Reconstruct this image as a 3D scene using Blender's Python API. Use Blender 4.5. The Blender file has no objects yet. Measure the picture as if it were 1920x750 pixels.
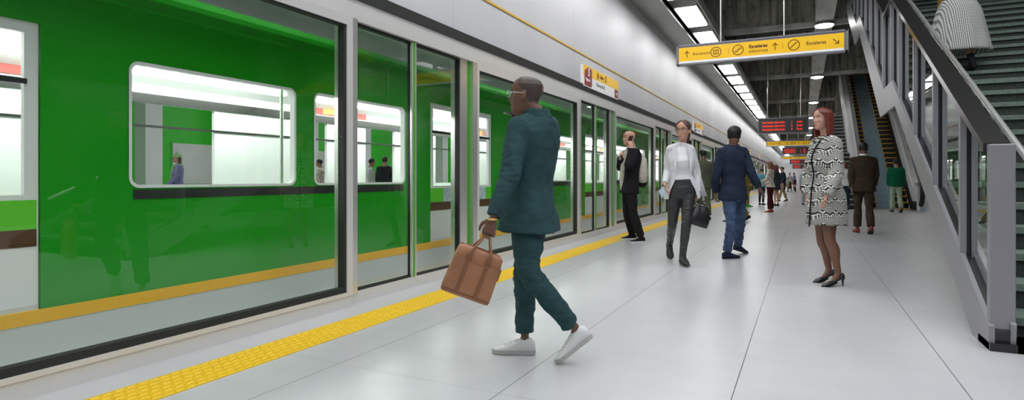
import bpy, bmesh, math, random
import numpy as np
from mathutils import Vector, Matrix, noise
random.seed(7)
C = bpy.context.scene.collection
PI = math.pi
V3 = Vector
# ---------------------------------------------------------------- camera
YAW = math.radians(26.4)
FV = V3((-math.sin(YAW), math.cos(YAW), 0)); RV = V3((math.cos(YAW), math.sin(YAW), 0)); UP = V3((0, 0, 1))
CH = 1.1; FPX = 1100.0; HV = 333.0
cd = bpy.data.cameras.new('camera'); cam = bpy.data.objects.new('camera', cd); C.objects.link(cam)
cam.location = (0, 0, CH); cam.rotation_euler = (PI/2, 0, YAW)
cd.sensor_width = 36; cd.lens = 36*FPX/1920; cd.shift_y = (HV-375)/1920
cd.clip_start = 0.05; cd.clip_end = 400
bpy.context.scene.camera = cam
def P(u, v, t): return FV*t + RV*((u-960)/FPX*t) + UP*(CH+(HV-v)/FPX*t)
def W(u, t, z): return FV*t + RV*((u-960)/FPX*t) + UP*z
def T(v): return CH*FPX/(v-HV)
# ---------------------------------------------------------------- materials
MATS = {}
def mat(name, col, rough=.5, metal=0, nz=None, bump=None, emit=None, spec=None, coat=0, sheen=0):
    """nz=(scale, amount[, stretch xyz]) varies the colour; bump=(scale, strength)"""
    m = bpy.data.materials.new(name); m.use_nodes = True; MATS[name] = m
    nt = m.node_tree; b = nt.nodes['Principled BSDF']
    b.inputs['Base Color'].default_value = (*col, 1); b.inputs['Roughness'].default_value = rough
    b.inputs['Metallic'].default_value = metal
    if spec is not None: b.inputs['Specular IOR Level'].default_value = spec
    if coat: b.inputs['Coat Weight'].default_value = coat; b.inputs['Coat Roughness'].default_value = .08
    if sheen: b.inputs['Sheen Weight'].default_value = sheen
    if emit: b.inputs['Emission Color'].default_value = (*emit[0], 1); b.inputs['Emission Strength'].default_value = emit[1]
    tc = nt.nodes.new('ShaderNodeTexCoord')
    if nz:
        mp = nt.nodes.new('ShaderNodeMapping'); nt.links.new(tc.outputs['Object'], mp.inputs[0])
        if len(nz) > 2: mp.inputs['Scale'].default_value = nz[2]
        n = nt.nodes.new('ShaderNodeTexNoise'); n.inputs['Scale'].default_value = nz[0]; n.inputs['Detail'].default_value = 6
        nt.links.new(mp.outputs[0], n.inputs['Vector'])
        r = nt.nodes.new('ShaderNodeMapRange'); r.inputs['From Min'].default_value = .3; r.inputs['From Max'].default_value = .7
        r.inputs['To Min'].default_value = 1-nz[1]; r.inputs['To Max'].default_value = 1+nz[1]
        nt.links.new(n.outputs[0], r.inputs[0])
        mx = nt.nodes.new('ShaderNodeVectorMath'); mx.operation = 'SCALE'; mx.inputs[0].default_value = col
        nt.links.new(r.outputs[0], mx.inputs['Scale']); nt.links.new(mx.outputs[0], b.inputs['Base Color'])
    if bump:
        n = nt.nodes.new('ShaderNodeTexNoise'); n.inputs['Scale'].default_value = bump[0]; n.inputs['Detail'].default_value = 4
        nt.links.new(tc.outputs['Object'], n.inputs['Vector'])
        bp = nt.nodes.new('ShaderNodeBump'); bp.inputs['Strength'].default_value = bump[1]; bp.inputs['Distance'].default_value = .01
        nt.links.new(n.outputs[0], bp.inputs['Height']); nt.links.new(bp.outputs[0], b.inputs['Normal'])
    return m
def glass(name, tint, refl, rough=0.0):
    m = bpy.data.materials.new(name); m.use_nodes = True; MATS[name] = m
    nt = m.node_tree; nt.nodes.clear()
    o = nt.nodes.new('ShaderNodeOutputMaterial'); t = nt.nodes.new('ShaderNodeBsdfTransparent'); g = nt.nodes.new('ShaderNodeBsdfGlossy')
    t.inputs[0].default_value = (*tint, 1); g.inputs['Roughness'].default_value = rough; g.inputs[0].default_value = (1, 1, 1, 1)
    lw = nt.nodes.new('ShaderNodeLayerWeight'); pw = nt.nodes.new('ShaderNodeMath'); pw.operation = 'POWER'; pw.inputs[1].default_value = 5
    nt.links.new(lw.outputs['Facing'], pw.inputs[0]); fr = nt.nodes.new('ShaderNodeMath'); fr.operation = 'MULTIPLY'; fr.inputs[1].default_value = .35; nt.links.new(pw.outputs[0], fr.inputs[0])
    lw.inputs[0].default_value = .5
    ad = nt.nodes.new('ShaderNodeMath'); ad.operation = 'ADD'; ad.inputs[1].default_value = refl; ad.use_clamp = True
    mx = nt.nodes.new('ShaderNodeMixShader')
    nt.links.new(fr.outputs[0], ad.inputs[0]); nt.links.new(ad.outputs[0], mx.inputs[0]); nt.links.new(t.outputs[0], mx.inputs[1])
    nt.links.new(g.outputs[0], mx.inputs[2]); nt.links.new(mx.outputs[0], o.inputs[0])
    return m
class N:                       # tiny node helper
    def __init__(s, m): s.nt = m.node_tree; s.b = s.nt.nodes['Principled BSDF']
    def co(s):
        t = s.nt.nodes.new('ShaderNodeTexCoord'); x = s.nt.nodes.new('ShaderNodeSeparateXYZ'); s.nt.links.new(t.outputs['Object'], x.inputs[0]); s.vec = t.outputs['Object']
        return x.outputs[0], x.outputs[1], x.outputs[2]
    def m(s, op, *a):
        n = s.nt.nodes.new('ShaderNodeMath'); n.operation = op
        for i, v in enumerate(a):
            if isinstance(v, (int, float)): n.inputs[i].default_value = v
            else: s.nt.links.new(v, n.inputs[i])
        return n.outputs[0]
    def line(s, c, off, per, w):    # 1 on a thin line repeating every per
        f = s.m('FRACT', s.m('DIVIDE', s.m('SUBTRACT', c, off-w/2), per)); return s.m('LESS_THAN', f, w/per)
    def mix(s, f, a, b):
        n = s.nt.nodes.new('ShaderNodeMix'); n.data_type = 'RGBA'; s.nt.links.new(f, n.inputs[0])
        for i, v in ((6, a), (7, b)):
            if isinstance(v, tuple): n.inputs[i].default_value = (*v, 1)
            else: s.nt.links.new(v, n.inputs[i])
        return n.outputs[2]
    def noise(s, scale, stretch=(1, 1, 1), detail=6):
        mp = s.nt.nodes.new('ShaderNodeMapping'); mp.inputs['Scale'].default_value = stretch; s.nt.links.new(s.vec, mp.inputs[0])
        n = s.nt.nodes.new('ShaderNodeTexNoise'); n.inputs['Scale'].default_value = scale; n.inputs['Detail'].default_value = detail
        s.nt.links.new(mp.outputs[0], n.inputs['Vector']); return n.outputs[0]
    def rng(s, v, a, b, c, d):
        n = s.nt.nodes.new('ShaderNodeMapRange'); s.nt.links.new(v, n.inputs[0])
        for i, q in zip((1, 2, 3, 4), (a, b, c, d)): n.inputs[i].default_value = q
        return n.outputs[0]
    def col(s, v): s.nt.links.new(v, s.b.inputs['Base Color'])
    def bump(s, h, st, dist=.01):
        n = s.nt.nodes.new('ShaderNodeBump'); n.inputs['Strength'].default_value = st; n.inputs['Distance'].default_value = dist
        s.nt.links.new(h, n.inputs['Height']); s.nt.links.new(n.outputs[0], s.b.inputs['Normal'])
# floor: big pale tiles with fine joints
m = mat('floor_tile', (.6, .6, .61), .32); n = N(m); x, y, z = n.co()
g = n.noise(1.3, (1, .35, 1)); g2 = n.noise(2.6, (.8, 1.9, 1), 3)
base = n.mix(n.rng(g, .3, .7, 0, 1), (.47, .47, .485), (.57, .57, .58)); base = n.mix(n.m('MULTIPLY', n.rng(g2, .45, .75, 0, 1), .25), base, (.43, .43, .445))
l1 = n.m('MULTIPLY', n.line(x, -.73, 1.07, .0055), .85); l2 = n.m('MULTIPLY', n.line(y, 5.05, 3.2, .004), .4)
n.col(n.mix(n.m('MAXIMUM', l1, l2), base, (.05, .05, .05)))
m = mat('wall_panel', (.6, .6, .62), .42); n = N(m); x, y, z = n.co()
g = n.noise(.5, (1, 1, .25)); base = n.mix(n.rng(g, .3, .7, 0, 1), (.56, .56, .58), (.66, .66, .68))
n.col(n.mix(n.m('MULTIPLY', n.line(y, 6.25, 1.95, .008), .55), base, (.2, .2, .2)))
n.bump(n.line(y, 6.25, 1.95, .012), .3)
m = mat('concrete', (.1, .1, .09), .9); n = N(m); x, y, z = n.co()
g = n.noise(2.2, (3.2, 3.2, .35), 8); g2 = n.noise(3.5, (1, 1, 1), 10)
base = n.mix(n.rng(g, .3, .72, 0, 1), (.13, .125, .105), (.50, .48, .41)); base = n.mix(n.rng(g2, .55, .7, 0, .8), base, (.07, .065, .052))
n.col(n.mix(n.m('MULTIPLY', n.line(x, .3, .62, .02), .35), base, (.02, .02, .018))); n.bump(g2, .6, .02)
m = mat('pale_concrete', (.3, .3, .28), .85); n = N(m); x, y, z = n.co(); g = n.noise(2.5, (1, .25, 1), 9)
n.col(n.mix(n.rng(g, .3, .7, 0, 1), (.36, .35, .33), (.66, .65, .62)))
mat('dark_metal_soffit', (.36, .365, .35), .36, .4, nz=(.8, .25, (1, .4, 1)))
mat('steel', (.74, .74, .72), .26, .7, nz=(3, .1, (1, 1, .1)))
mat('frame_metal', (.74, .73, .71), .3, .25)
mat('seal_green', (.07, .42, .02), .3)
mat('rubber', (.012, .012, .012), .5)
mat('band_dark', (.035, .037, .034), .7, spec=.2)
mat('yellow_paint', (.80, .50, .004), .5, bump=(60, .15))
mat('yellow_line', (.72, .42, .005), .4)
mat('sign_yellow', (.86, .5, .003), .35, emit=((.9, .5, .002), .22))
mat('sign_white', (.8, .8, .8), .35, emit=((1, 1, 1), .15))
mat('sign_frame', (.22, .22, .25), .35, .6)
mat('sign_ink', (.12, .03, .006), .5)
mat('sign_red', (.30, .012, .01), .4)
mat('led_board', (.05, .054, .054), .35)
mat('led_red', (.8, .02, .01), .5, emit=((1, .04, .02), .9))
mat('train_green', (.006, .30, .004), .25, coat=.12, nz=(.6, .06))
mat('panel_green', (.12, .6, .03), .35)
mat('train_yellow', (.9, .48, .004), .3)
mat('train_grey', (.68, .7, .7), .3, .2)
mat('train_white', (.78, .79, .8), .35)
mat('train_dark', (.02, .022, .02), .4)
mat('train_brown', (.09, .035, .01), .4)
mat('light_panel', (.9, .9, .9), .5, emit=((1, 1, 1), 11))
mat('tube_light', (.9, .9, .9), .5, emit=((1, 1, 1), 26))
mat('tunnel_lamp', (.9, .9, .9), .5, emit=((1, 1, 1), 10))
mat('round_light', (.9, .9, .9), .5, emit=((1, .98, .95), 24))
mat('fixture_metal', (.4, .41, .4), .3, .8)
mat('stair_grey', (.30, .29, .31), .38, .35)
mat('stair_dark', (.035, .033, .035), .3, .3)
mat('rail_metal', (.10, .095, .10), .22, .85)
mat('riser', (.035, .045, .037), .85, nz=(30, .3))
mat('nosing', (.135, .18, .145), .7, nz=(25, .2))
mat('escalator_step', (.30, .44, .50), .5, 0, nz=(5, .2, (8, 1, 1)))
mat('escalator_black', (.006, .006, .007), .4)
mat('escalator_yellow', (.75, .38, .03), .5)
mat('escalator_clad', (.85, .85, .87), .4, .1)
mat('wall_white', (.7, .7, .71), .6)
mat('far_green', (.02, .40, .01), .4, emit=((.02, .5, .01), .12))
mat('poster_red', (.35, .05, .04), .5); mat('poster_orange', (.8, .35, .05), .5)
mat('dark_plaster', (.05, .05, .053), .8, nz=(1.5, .3))
mat('trackbed', (.03, .03, .03), .9)
glass('door_glass', (.94, .985, .94), .065)
glass('train_glass', (.97, 1, .97), .03)
glass('stair_glass', (.8, .86, .82), .22)
glass('lens_glass', (.92, .96, .96), .06)
def fabric(name, col, rough=.9, amt=.18, bscale=220, b=.25): return mat(name, col, rough, nz=(14, amt), bump=(bscale, b), spec=.2)
mat('skin_dark', (.165, .078, .052), .42, nz=(25, .12)); mat('skin_brown', (.2, .095, .06), .45, nz=(25, .1)); mat('skin_light', (.55, .30, .215), .45, nz=(25, .08))
mat('skin_tan', (.40, .21, .14), .45, nz=(25, .08)); mat('stockings', (.19, .085, .05), .4)
mat('scalp_dark', (.062, .040, .034), .5, nz=(180, .4)); mat('lip_dark', (.14, .05, .045), .4); mat('lip_light', (.40, .15, .13), .35)
mat('eye_white', (.7, .7, .68), .15); mat('iris', (.03, .02, .015), .1)
mat('hair_black', (.008, .007, .007), .5, nz=(60, .3), bump=(120, .6)); mat('hair_brown', (.075, .042, .028), .42, nz=(30, .45, (6, 6, .6)), bump=(60, .4))
mat('hair_auburn', (.15, .024, .012), .38, nz=(22, .5, (7, 7, .5)), bump=(60, .4)); mat('hair_blond', (.20, .10, .045), .45, nz=(30, .4, (6, 6, .6)))
mat('leather_tan', (.36, .16, .075), .42, nz=(7, .15), bump=(140, .2)); mat('leather_dark', (.22, .09, .04), .45)
mat('leather_black', (.012, .012, .013), .33, bump=(90, .2)); mat('shoe_white', (.72, .72, .71), .45); mat('sole_grey', (.45, .45, .43), .7)
mat('shoe_red', (.28, .02, .008), .4); mat('shoe_brown', (.06, .02, .01), .4); mat('gold', (.7, .45, .12), .25, 1); mat('phone_black', (.01, .01, .012), .15)
fabric('teal_suit', (.028, .068, .073)); fabric('navy_suit', (.018, .028, .052)); fabric('denim', (.055, .085, .16), amt=.4); fabric('brown_suit', (.05, .034, .022), amt=.25)
fabric('black_cloth', (.012, .010, .013)); fabric('white_cloth', (.66, .66, .68), amt=.06); fabric('white_knit', (.74, .74, .76), amt=.04)
mat('coated_black', (.028, .028, .030), .42, nz=(14, .2), bump=(30, .3)); fabric('olive_suit', (.11, .12, .075)); fabric('mustard_cloth', (.30, .17, .03))
fabric('olive_coat', (.12, .10, .02)); fabric('blue_shirt', (.12, .35, .5)); fabric('maroon_cloth', (.05, .008, .008)); fabric('grey_dress', (.035, .038, .042))
fabric('beige_cloth', (.42, .30, .17)); fabric('green_cloth', (.006, .12, .055)); fabric('pale_green', (.33, .42, .3)); fabric('purple_cloth', (.16, .01, .2))
fabric('lilac_cloth', (.22, .22, .42)); fabric('mint_knit', (.3, .5, .25)); fabric('cream_canvas', (.5, .47, .4)); fabric('floral', (.55, .5, .42), amt=.5); fabric('pale_blue', (.45, .55, .62))
m = mat('coat_weave', (.5, .5, .5), .85, spec=.2); n = N(m); x, y, z = n.co()
u = n.m('ADD', n.m('MULTIPLY', x, .9), n.m('MULTIPLY', y, .44))
w = n.m('ADD', z, n.m('MULTIPLY', n.m('PINGPONG', u, .05), .85))
st = n.m('GREATER_THAN', n.m('FRACT', n.m('DIVIDE', w, .0145)), .5)
dm = n.m('GREATER_THAN', n.m('ADD', n.m('PINGPONG', u, .008), n.m('PINGPONG', z, .008)), .008)
ch = n.m('GREATER_THAN', n.m('FRACT', n.m('DIVIDE', n.m('SUBTRACT', z, n.m('MULTIPLY', n.m('PINGPONG', u, .025), .9)), .036)), .5)
s1 = n.m('LESS_THAN', n.m('FRACT', n.m('DIVIDE', w, .13)), .45); s2 = n.m('GREATER_THAN', n.m('FRACT', n.m('DIVIDE', w, .13)), .78)
c1 = n.mix(s1, n.mix(dm, (.012, .012, .014), (.66, .65, .6)), n.mix(st, (.012, .012, .014), (.66, .65, .6)))
n.col(n.mix(s2, c1, n.mix(ch, (.012, .012, .014), (.66, .65, .6))))
m = mat('polka', (.6, .6, .6), .8, spec=.2); n = N(m); x, y, z = n.co()
u = n.m('ADD', n.m('MULTIPLY', x, .9), n.m('MULTIPLY', y, .44))
d = n.m('LESS_THAN', n.m('ADD', n.m('PINGPONG', u, .011), n.m('PINGPONG', z, .011)), .0088)
n.col(n.mix(d, (.60, .60, .58), (.02, .02, .022)))
# ---------------------------------------------------------------- mesh builder
class MB:
    def __init__(s): s.v = []; s.f = []; s.m = []
    def add(s, vs, fs, mi=0):
        b = len(s.v); s.v += [V3(p) for p in vs]; s.f += [tuple(i+b for i in f) for f in fs]; s.m += [mi]*len(fs); return s
    def box(s, x0, x1, y0, y1, z0, z1, mi=0):
        return s.add([(x, y, z) for x in (x0, x1) for y in (y0, y1) for z in (z0, z1)],
                     [(0, 1, 3, 2), (4, 6, 7, 5), (0, 4, 5, 1), (2, 3, 7, 6), (0, 2, 6, 4), (1, 5, 7, 3)], mi)
    def obox(s, c, a, b, d, mi=0, bev=0):
        a, b, d, c = V3(a), V3(b), V3(d), V3(c)
        if a.cross(b).dot(d) < 0: a = -a
        if bev:
            bm = bmesh.new(); bmesh.ops.create_cube(bm, size=2)
            la, lb, ld = a.length, b.length, d.length
            for v in bm.verts: v.co = V3((v.co.x*la, v.co.y*lb, v.co.z*ld))
            bmesh.ops.bevel(bm, geom=bm.edges[:], offset=bev, segments=3, affect='EDGES', profile=.5)
            bm.verts.index_update(); A, B, D = a.normalized(), b.normalized(), d.normalized()
            vs = [c+A*v.co.x+B*v.co.y+D*v.co.z for v in bm.verts]; fs = [[v.index for v in f.verts] for f in bm.faces]; bm.free()
            return s.add(vs, fs, mi)
        vs = [c+a*i+b*j+d*k for i in (-1, 1) for j in (-1, 1) for k in (-1, 1)]
        return s.add(vs, [(0, 1, 3, 2), (4, 6, 7, 5), (0, 4, 5, 1), (2, 3, 7, 6), (0, 2, 6, 4), (1, 5, 7, 3)], mi)
    def prism(s, pts, ext, mi=0):            # planar polygon (3D points) extruded by vector
        k = len(pts); e = V3(ext); p = [V3(q) for q in pts]
        nrm = V3((0, 0, 0))
        for i in range(k): nrm += p[i].cross(p[(i+1) % k])
        if nrm.dot(e) < 0: p = p[::-1]
        return s.add(p+[q+e for q in p], [tuple(range(k))[::-1], tuple(range(k, 2*k))]+[(i, (i+1) % k, (i+1) % k+k, i+k) for i in range(k)], mi)
    def loft(s, secs, n=20, ex=2.0, mi=0, cap=True):   # secs: (centre, axis_a, axis_b) ; a x b along the path
        vs = []; k = 2.0/ex
        for c, a, b in secs:
            for j in range(n):
                t = 2*PI*j/n; ct, st = math.cos(t), math.sin(t)
                vs.append(V3(c)+V3(a)*(math.copysign(abs(ct)**k, ct))+V3(b)*(math.copysign(abs(st)**k, st)))
        fs = [(i*n+j, i*n+(j+1) % n, (i+1)*n+(j+1) % n, (i+1)*n+j) for i in range(len(secs)-1) for j in range(n)]
        if cap: fs += [tuple(range(n))[::-1], tuple((len(secs)-1)*n+j for j in range(n))]
        return s.add(vs, fs, mi)
    def limb(s, pts, rad, n=14, sub=5, flat=None, round_=True, mi=0):   # smooth tapered tube through joints
        pts = [V3(p) for p in pts]; P2 = []; R2 = []
        q = [pts[0]*2-pts[1]]+pts+[pts[-1]*2-pts[-2]]; r = [rad[0]]+list(rad)+[rad[-1]]
        if len(pts) == 2 or sub == 1: P2, R2 = pts[:], list(rad)
        else:
            for i in range(1, len(q)-2):
                for k in range(sub):
                    t = k/sub; a, b, c, d = q[i-1], q[i], q[i+1], q[i+2]
                    P2.append(.5*((2*b)+(c-a)*t+(2*a-5*b+4*c-d)*t*t+(3*b-a-3*c+d)*t**3)); tt = t*t*(3-2*t); R2.append(r[i]*(1-tt)+r[i+1]*tt)
            P2.append(pts[-1]); R2.append(rad[-1])
        secs = []; ref = None
        for i, p in enumerate(P2):
            d = (P2[min(i+1, len(P2)-1)]-P2[max(i-1, 0)]).normalized()
            if ref is None: ref = d.orthogonal().normalized() if flat is None else V3(flat).normalized()
            a = (ref-d*ref.dot(d)).normalized(); ref = a; b = d.cross(a); secs.append((p, a, b, d, R2[i]))
        out = []
        if round_:
            p, a, b, d, R = secs[0]
            for g in (80, 55, 30): g = math.radians(g); out.append((p-d*R*math.sin(g), a*R*math.cos(g), b*R*math.cos(g)))
        out += [(p, a*R, b*R) for p, a, b, d, R in secs]
        if round_:
            p, a, b, d, R = secs[-1]
            for g in (30, 55, 80): g = math.radians(g); out.append((p+d*R*math.sin(g), a*R*math.cos(g), b*R*math.cos(g)))
        return s.loft(out, n, 2.0, mi)
    def ell(s, c, a, b, d, n=18, mi=0):      # ellipsoid with half axes
        a, b, d, c = V3(a), V3(b), V3(d), V3(c)
        if a.cross(b).dot(d) < 0: a = -a
        return s.loft([(c+d*math.sin(g), a*math.cos(g), b*math.cos(g)) for g in [math.radians(-88+176*i/12) for i in range(13)]], n, 2.0, mi)
    def cyl(s, p, q, r, n=16, mi=0): return s.limb([p, q], [r, r], n, 1, None, False, mi)
    def arc(s, rows, n=40, th=.012, mi=0, rip=None):   # open shell: rows (c, side, front, back, th0[, thickness]); front opening of half-angle th0
        o, inn = [], []
        for ri, row in enumerate(rows):
            c, sd, fr, bk, t0 = row[:5]; tk = row[5] if len(row) > 5 else th
            for j in range(n+1):
                t = t0+(2*PI-2*t0)*j/n; sn, cs = math.sin(t), math.cos(t); k = 1+(rip(t, ri) if rip else 0)
                p = V3(sd)*sn+(V3(fr)*cs if cs > 0 else V3(bk)*(-cs)); o.append(V3(c)+p*k); L = p.length or 1
                inn.append(V3(c)+p*max(.02, (k*L-tk)/L))
        m1 = n+1; R = len(rows); K = R*m1; fs = []
        for i in range(R-1):
            for j in range(n):
                a, b, c2, d = i*m1+j, i*m1+j+1, (i+1)*m1+j+1, (i+1)*m1+j
                fs += [(a, d, c2, b), (a+K, b+K, c2+K, d+K)]
            fs += [(i*m1, i*m1+K, (i+1)*m1+K, (i+1)*m1), (i*m1+n, (i+1)*m1+n, (i+1)*m1+n+K, i*m1+n+K)]
        for j in range(n):
            fs += [(j, j+1, j+1+K, j+K), ((R-1)*m1+j, (R-1)*m1+j+K, (R-1)*m1+j+1+K, (R-1)*m1+j+1)]
        return s.add(o+inn, fs, mi)
    def mesh(s, name='m'):
        me = bpy.data.meshes.new(name); me.from_pydata([tuple(p) for p in s.v], [], s.f); me.update(); return me
def setp(o, label=None, cat=None, group=None, kind=None):
    if label: o['label'] = label
    if cat: o['category'] = cat
    if group: o['group'] = group
    if kind: o['kind'] = kind
    return o
def put(me, name, mats, parent=None, smooth=False, world=True):
    """link mesh (world coordinates) as an object; origin at its base or on its parent's origin"""
    if not isinstance(mats, (list, tuple)): mats = [mats]
    for q in mats: me.materials.append(MATS[q])
    if smooth:
        me.polygons.foreach_set('use_smooth', [True]*len(me.polygons))
        if smooth != 'all' and hasattr(me, 'set_sharp_from_angle'): me.set_sharp_from_angle(angle=math.radians(42))
    o = bpy.data.objects.new(name, me); C.objects.link(o)
    if parent:
        base = V3(parent.get('_w', (0, 0, 0))); o.parent = parent; o['_w'] = tuple(base)
    else:
        k = np.empty(len(me.vertices)*3); me.vertices.foreach_get('co', k); k = k.reshape(-1, 3); lo, hi = k.min(0), k.max(0)
        base = V3(((lo[0]+hi[0])/2, (lo[1]+hi[1])/2, lo[2])); o.location = base; o['_w'] = tuple(base)
    me.transform(Matrix.Translation(-base)); return o
def build(mb, name, mats, parent=None, smooth=False):
    me = mb.mesh(name); me.polygons.foreach_set('material_index', mb.m); return put(me, name, mats, parent, smooth)
def empty(name, loc, label, cat, group=None):
    o = bpy.data.objects.new(name, None); C.objects.link(o); o.location = loc; o['_w'] = tuple(loc); o.empty_display_size = .2
    return setp(o, label, cat, group)
def kids(o): return [c for c in bpy.data.objects if c.parent == o]
def dup(o, shift, label=None, parent=None, group=None):
    c = o.copy(); C.objects.link(c); c.parent = parent
    if parent is None: c.location = V3(o.location)+V3(shift); c['_w'] = tuple(c.location)
    if label: c['label'] = label
    if group: c['group'] = group
    for k in kids(o): dup(k, shift, None, c)
    return c
def fuse(mb, voxel, smooth=4, disp=None):
    """one continuous surface out of overlapping closed volumes"""
    me = mb.mesh('tmp'); o = bpy.data.objects.new('tmp', me); C.objects.link(o)
    r = o.modifiers.new('r', 'REMESH'); r.mode = 'VOXEL'; r.voxel_size = voxel; r.use_smooth_shade = True
    if smooth: sm = o.modifiers.new('s', 'SMOOTH'); sm.factor = .5; sm.iterations = smooth
    dg = bpy.context.evaluated_depsgraph_get(); dg.update()
    out = bpy.data.meshes.new_from_object(o.evaluated_get(dg)); out.materials.clear()
    bpy.data.objects.remove(o); bpy.data.meshes.remove(me)
    if disp:
        k = len(out.vertices); co = np.empty(k*3); out.vertices.foreach_get('co', co); nr = np.empty(k*3); out.vertex_normals.foreach_get('vector', nr)
        co = co.reshape(-1, 3); nr = nr.reshape(-1, 3); d = np.array([disp(V3(p)) for p in co]); co += nr*d[:, None]
        out.vertices.foreach_set('co', co.ravel()); out.update()
    return out
def text(body, size, origin, xdir, ydir, ext=.001, bold=0, align='LEFT'):
    """text as an MB in world space, standing off along xdir x ydir"""
    cu = bpy.data.curves.new('t', 'FONT'); cu.body = body; cu.size = size; cu.extrude = ext; cu.offset = bold; cu.align_x = align; cu.resolution_u = 3
    o = bpy.data.objects.new('t', cu); C.objects.link(o); dg = bpy.context.evaluated_depsgraph_get(); dg.update()
    me = bpy.data.meshes.new_from_object(o.evaluated_get(dg)); bpy.data.objects.remove(o)
    xd, yd = V3(xdir).normalized(), V3(ydir).normalized(); zd = xd.cross(yd); mb = MB()
    mb.add([V3(origin)+xd*v.co.x+yd*v.co.y+zd*v.co.z for v in me.vertices], [tuple(p.vertices) for p in me.polygons]); bpy.data.meshes.remove(me)
    return mb
def merge(*mbs):
    r = MB()
    for q in mbs: r.add(q.v, q.f)
    return r

def pane(x, y0, y1, z0, z1): return MB().add([(x, y0, z0), (x, y1, z0), (x, y1, z1), (x, y0, z1)], [(0, 1, 2, 3)])
# ---------------------------------------------------------------- the setting
YE = 112.0
build(MB().box(-3.9, 9, -8, YE, -.25, 0), 'floor', 'floor_tile')['kind'] = 'structure'
def struct(mb, name, m, smooth=False): return setp(build(mb, name, m, None, smooth), kind='structure')
WX = -3.55
struct(MB().box(WX-.25, WX, -4, YE, 2.77, 8), 'wall_left', 'wall_panel')
struct(MB().box(WX-.25, WX+.045, -4, YE, 2.665, 2.77), 'trim_1', 'band_dark')
struct(MB().box(WX, WX+.012, -4, YE, 3.30, 3.325), 'trim_2', 'yellow_line')
struct(MB().box(WX-.2, WX+.03, -4, YE, 2.53, 2.665), 'trim_3', 'frame_metal')
mb = MB(); mb.prism([(WX, -4, 5.12), (-2.82, -4, 5.06), (-2.82, -4, 5.2), (WX, -4, 5.26)], (0, YE+4, 0)); mb.box(-2.12, -2.08, -4, YE, 5.0, 5.22); mb.box(-2.86, -2.82, -4, YE, 5.0, 5.22); mb.box(-2.82, -2.12, -4, YE, 5.19, 5.22)
struct(mb, 'trim_4', 'dark_metal_soffit')
struct(MB().box(-4.1, 9, 9, YE, 8, 8.3), 'ceiling', 'concrete')
BY = [20.1+9.8*i for i in range(10)]
for i, y in enumerate(BY):
    m = MB().box(WX, 9, y, y+.7, 5.86, 8, 0); m.box(WX, 9, y-.03, y+.12, 5.7, 5.86, 1); m.box(WX, 9, y+.12, y+.7, 5.76, 5.86, 2)
    o = build(m, 'concrete_beam', ['concrete', 'pale_concrete', 'band_dark']); setp(o, 'deep dark concrete cross beam with a pale lower edge under the ceiling' if i else 'nearest deep dark concrete cross beam with pale lower edge, just past the hanging yellow sign', 'beam', 'concrete cross beams')
mid = MB().box(.32, .78, 9, YE, 5.62, 8); setp(build(mid, 'ceiling_beam', 'pale_concrete'), 'long pale concrete beam running lengthways above the platform carrying round lamps', 'beam')
struct(MB().box(WX, 9, YE, YE+.3, 0, 8.3), 'wall_back', 'wall_white')
struct(MB().box(1.68, 9, 38.5, 38.8, 0, 8), 'wall_right_back', 'concrete')
struct(MB().box(9, 9.3, -8, YE, 0, 8.3), 'wall_right', 'dark_plaster')
struct(MB().box(-18, 9, -8.3, -8, 0, 8.3), 'wall_front', 'dark_plaster')
# track side
struct(MB().box(-9.2, -3.9, -6, YE, -1.3, -1.1), 'floor_track', 'trackbed')
struct(MB().box(-18, -9.2, -6, 70, -1.3, 0), 'floor_opposite', 'floor_tile')
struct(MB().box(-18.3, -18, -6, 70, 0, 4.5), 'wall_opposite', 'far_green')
struct(MB().box(-9.5, WX-.25, -6, YE, 3.35, 3.6), 'ceiling_track', 'wall_panel')
struct(MB().box(-18, -9.5, -6, 70, 3.9, 4.1), 'ceiling_opposite', 'wall_white')
for k in range(9):
    o = build(MB().box(-17.4, -16.9, 4.2+3.1*k, 4.7+3.1*k, 0, 3.9), 'column', 'wall_white'); setp(o, 'square white column on the opposite platform seen through the train', 'column', 'opposite platform columns')
    if k % 2: o = build(MB().box(-18, -17.93, 2.6+3.1*k, 4.6+3.1*k, .9, 2.2).box(-17.93, -17.92, 2.7+3.1*k, 4.5+3.1*k, 1.0, 2.1), 'trim_%d' % (5+k//2), 'wall_white'); o['kind'] = 'structure'  # pale notice board added to vary the opposite wall, not a trim
for k in range(5):
    o = build(MB().box(-13.6, -13.2, 2+9*k, 8+9*k, 3.8, 3.88), 'ceiling_light', 'light_panel')
    setp(o, 'strip lamp above the opposite platform seen through the train windows', 'light', 'opposite platform lamps')
for k in range(8):
    o = build(MB().box(-4.1, -3.95, 1+5.6*k, 4.6+5.6*k, 3.27, 3.347), 'tunnel_light', 'tunnel_lamp')
    setp(o, 'slim lamp on the tunnel ceiling above the train', 'light', 'tunnel lamps')
# tactile strip
mb = MB().box(-3.18, -2.86, -3, YE, 0, .004)
y = .9
while y < 14:
    for i in range(6):
        x = -3.155+i*.054
        a, b, c_ = V3((.011, 0, 0)), V3((0, .019, 0)), V3((0, 0, .005))
        yy = y+(.025 if i % 2 else 0)
        mb.add([(x-.014, yy-.022, .004), (x+.014, yy-.022, .004), (x+.014, yy+.022, .004), (x-.014, yy+.022, .004), (x-.008, yy-.015, .009), (x+.008, yy-.015, .009), (x+.008, yy+.015, .009), (x-.008, yy+.015, .009)],
               [(4, 5, 6, 7), (0, 1, 5, 4), (1, 2, 6, 5), (2, 3, 7, 6), (3, 0, 4, 7)])
    y += .06
setp(build(mb, 'tactile_strip', 'yellow_paint'), 'bright yellow studded warning strip along the platform edge', 'tactile paving')
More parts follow.
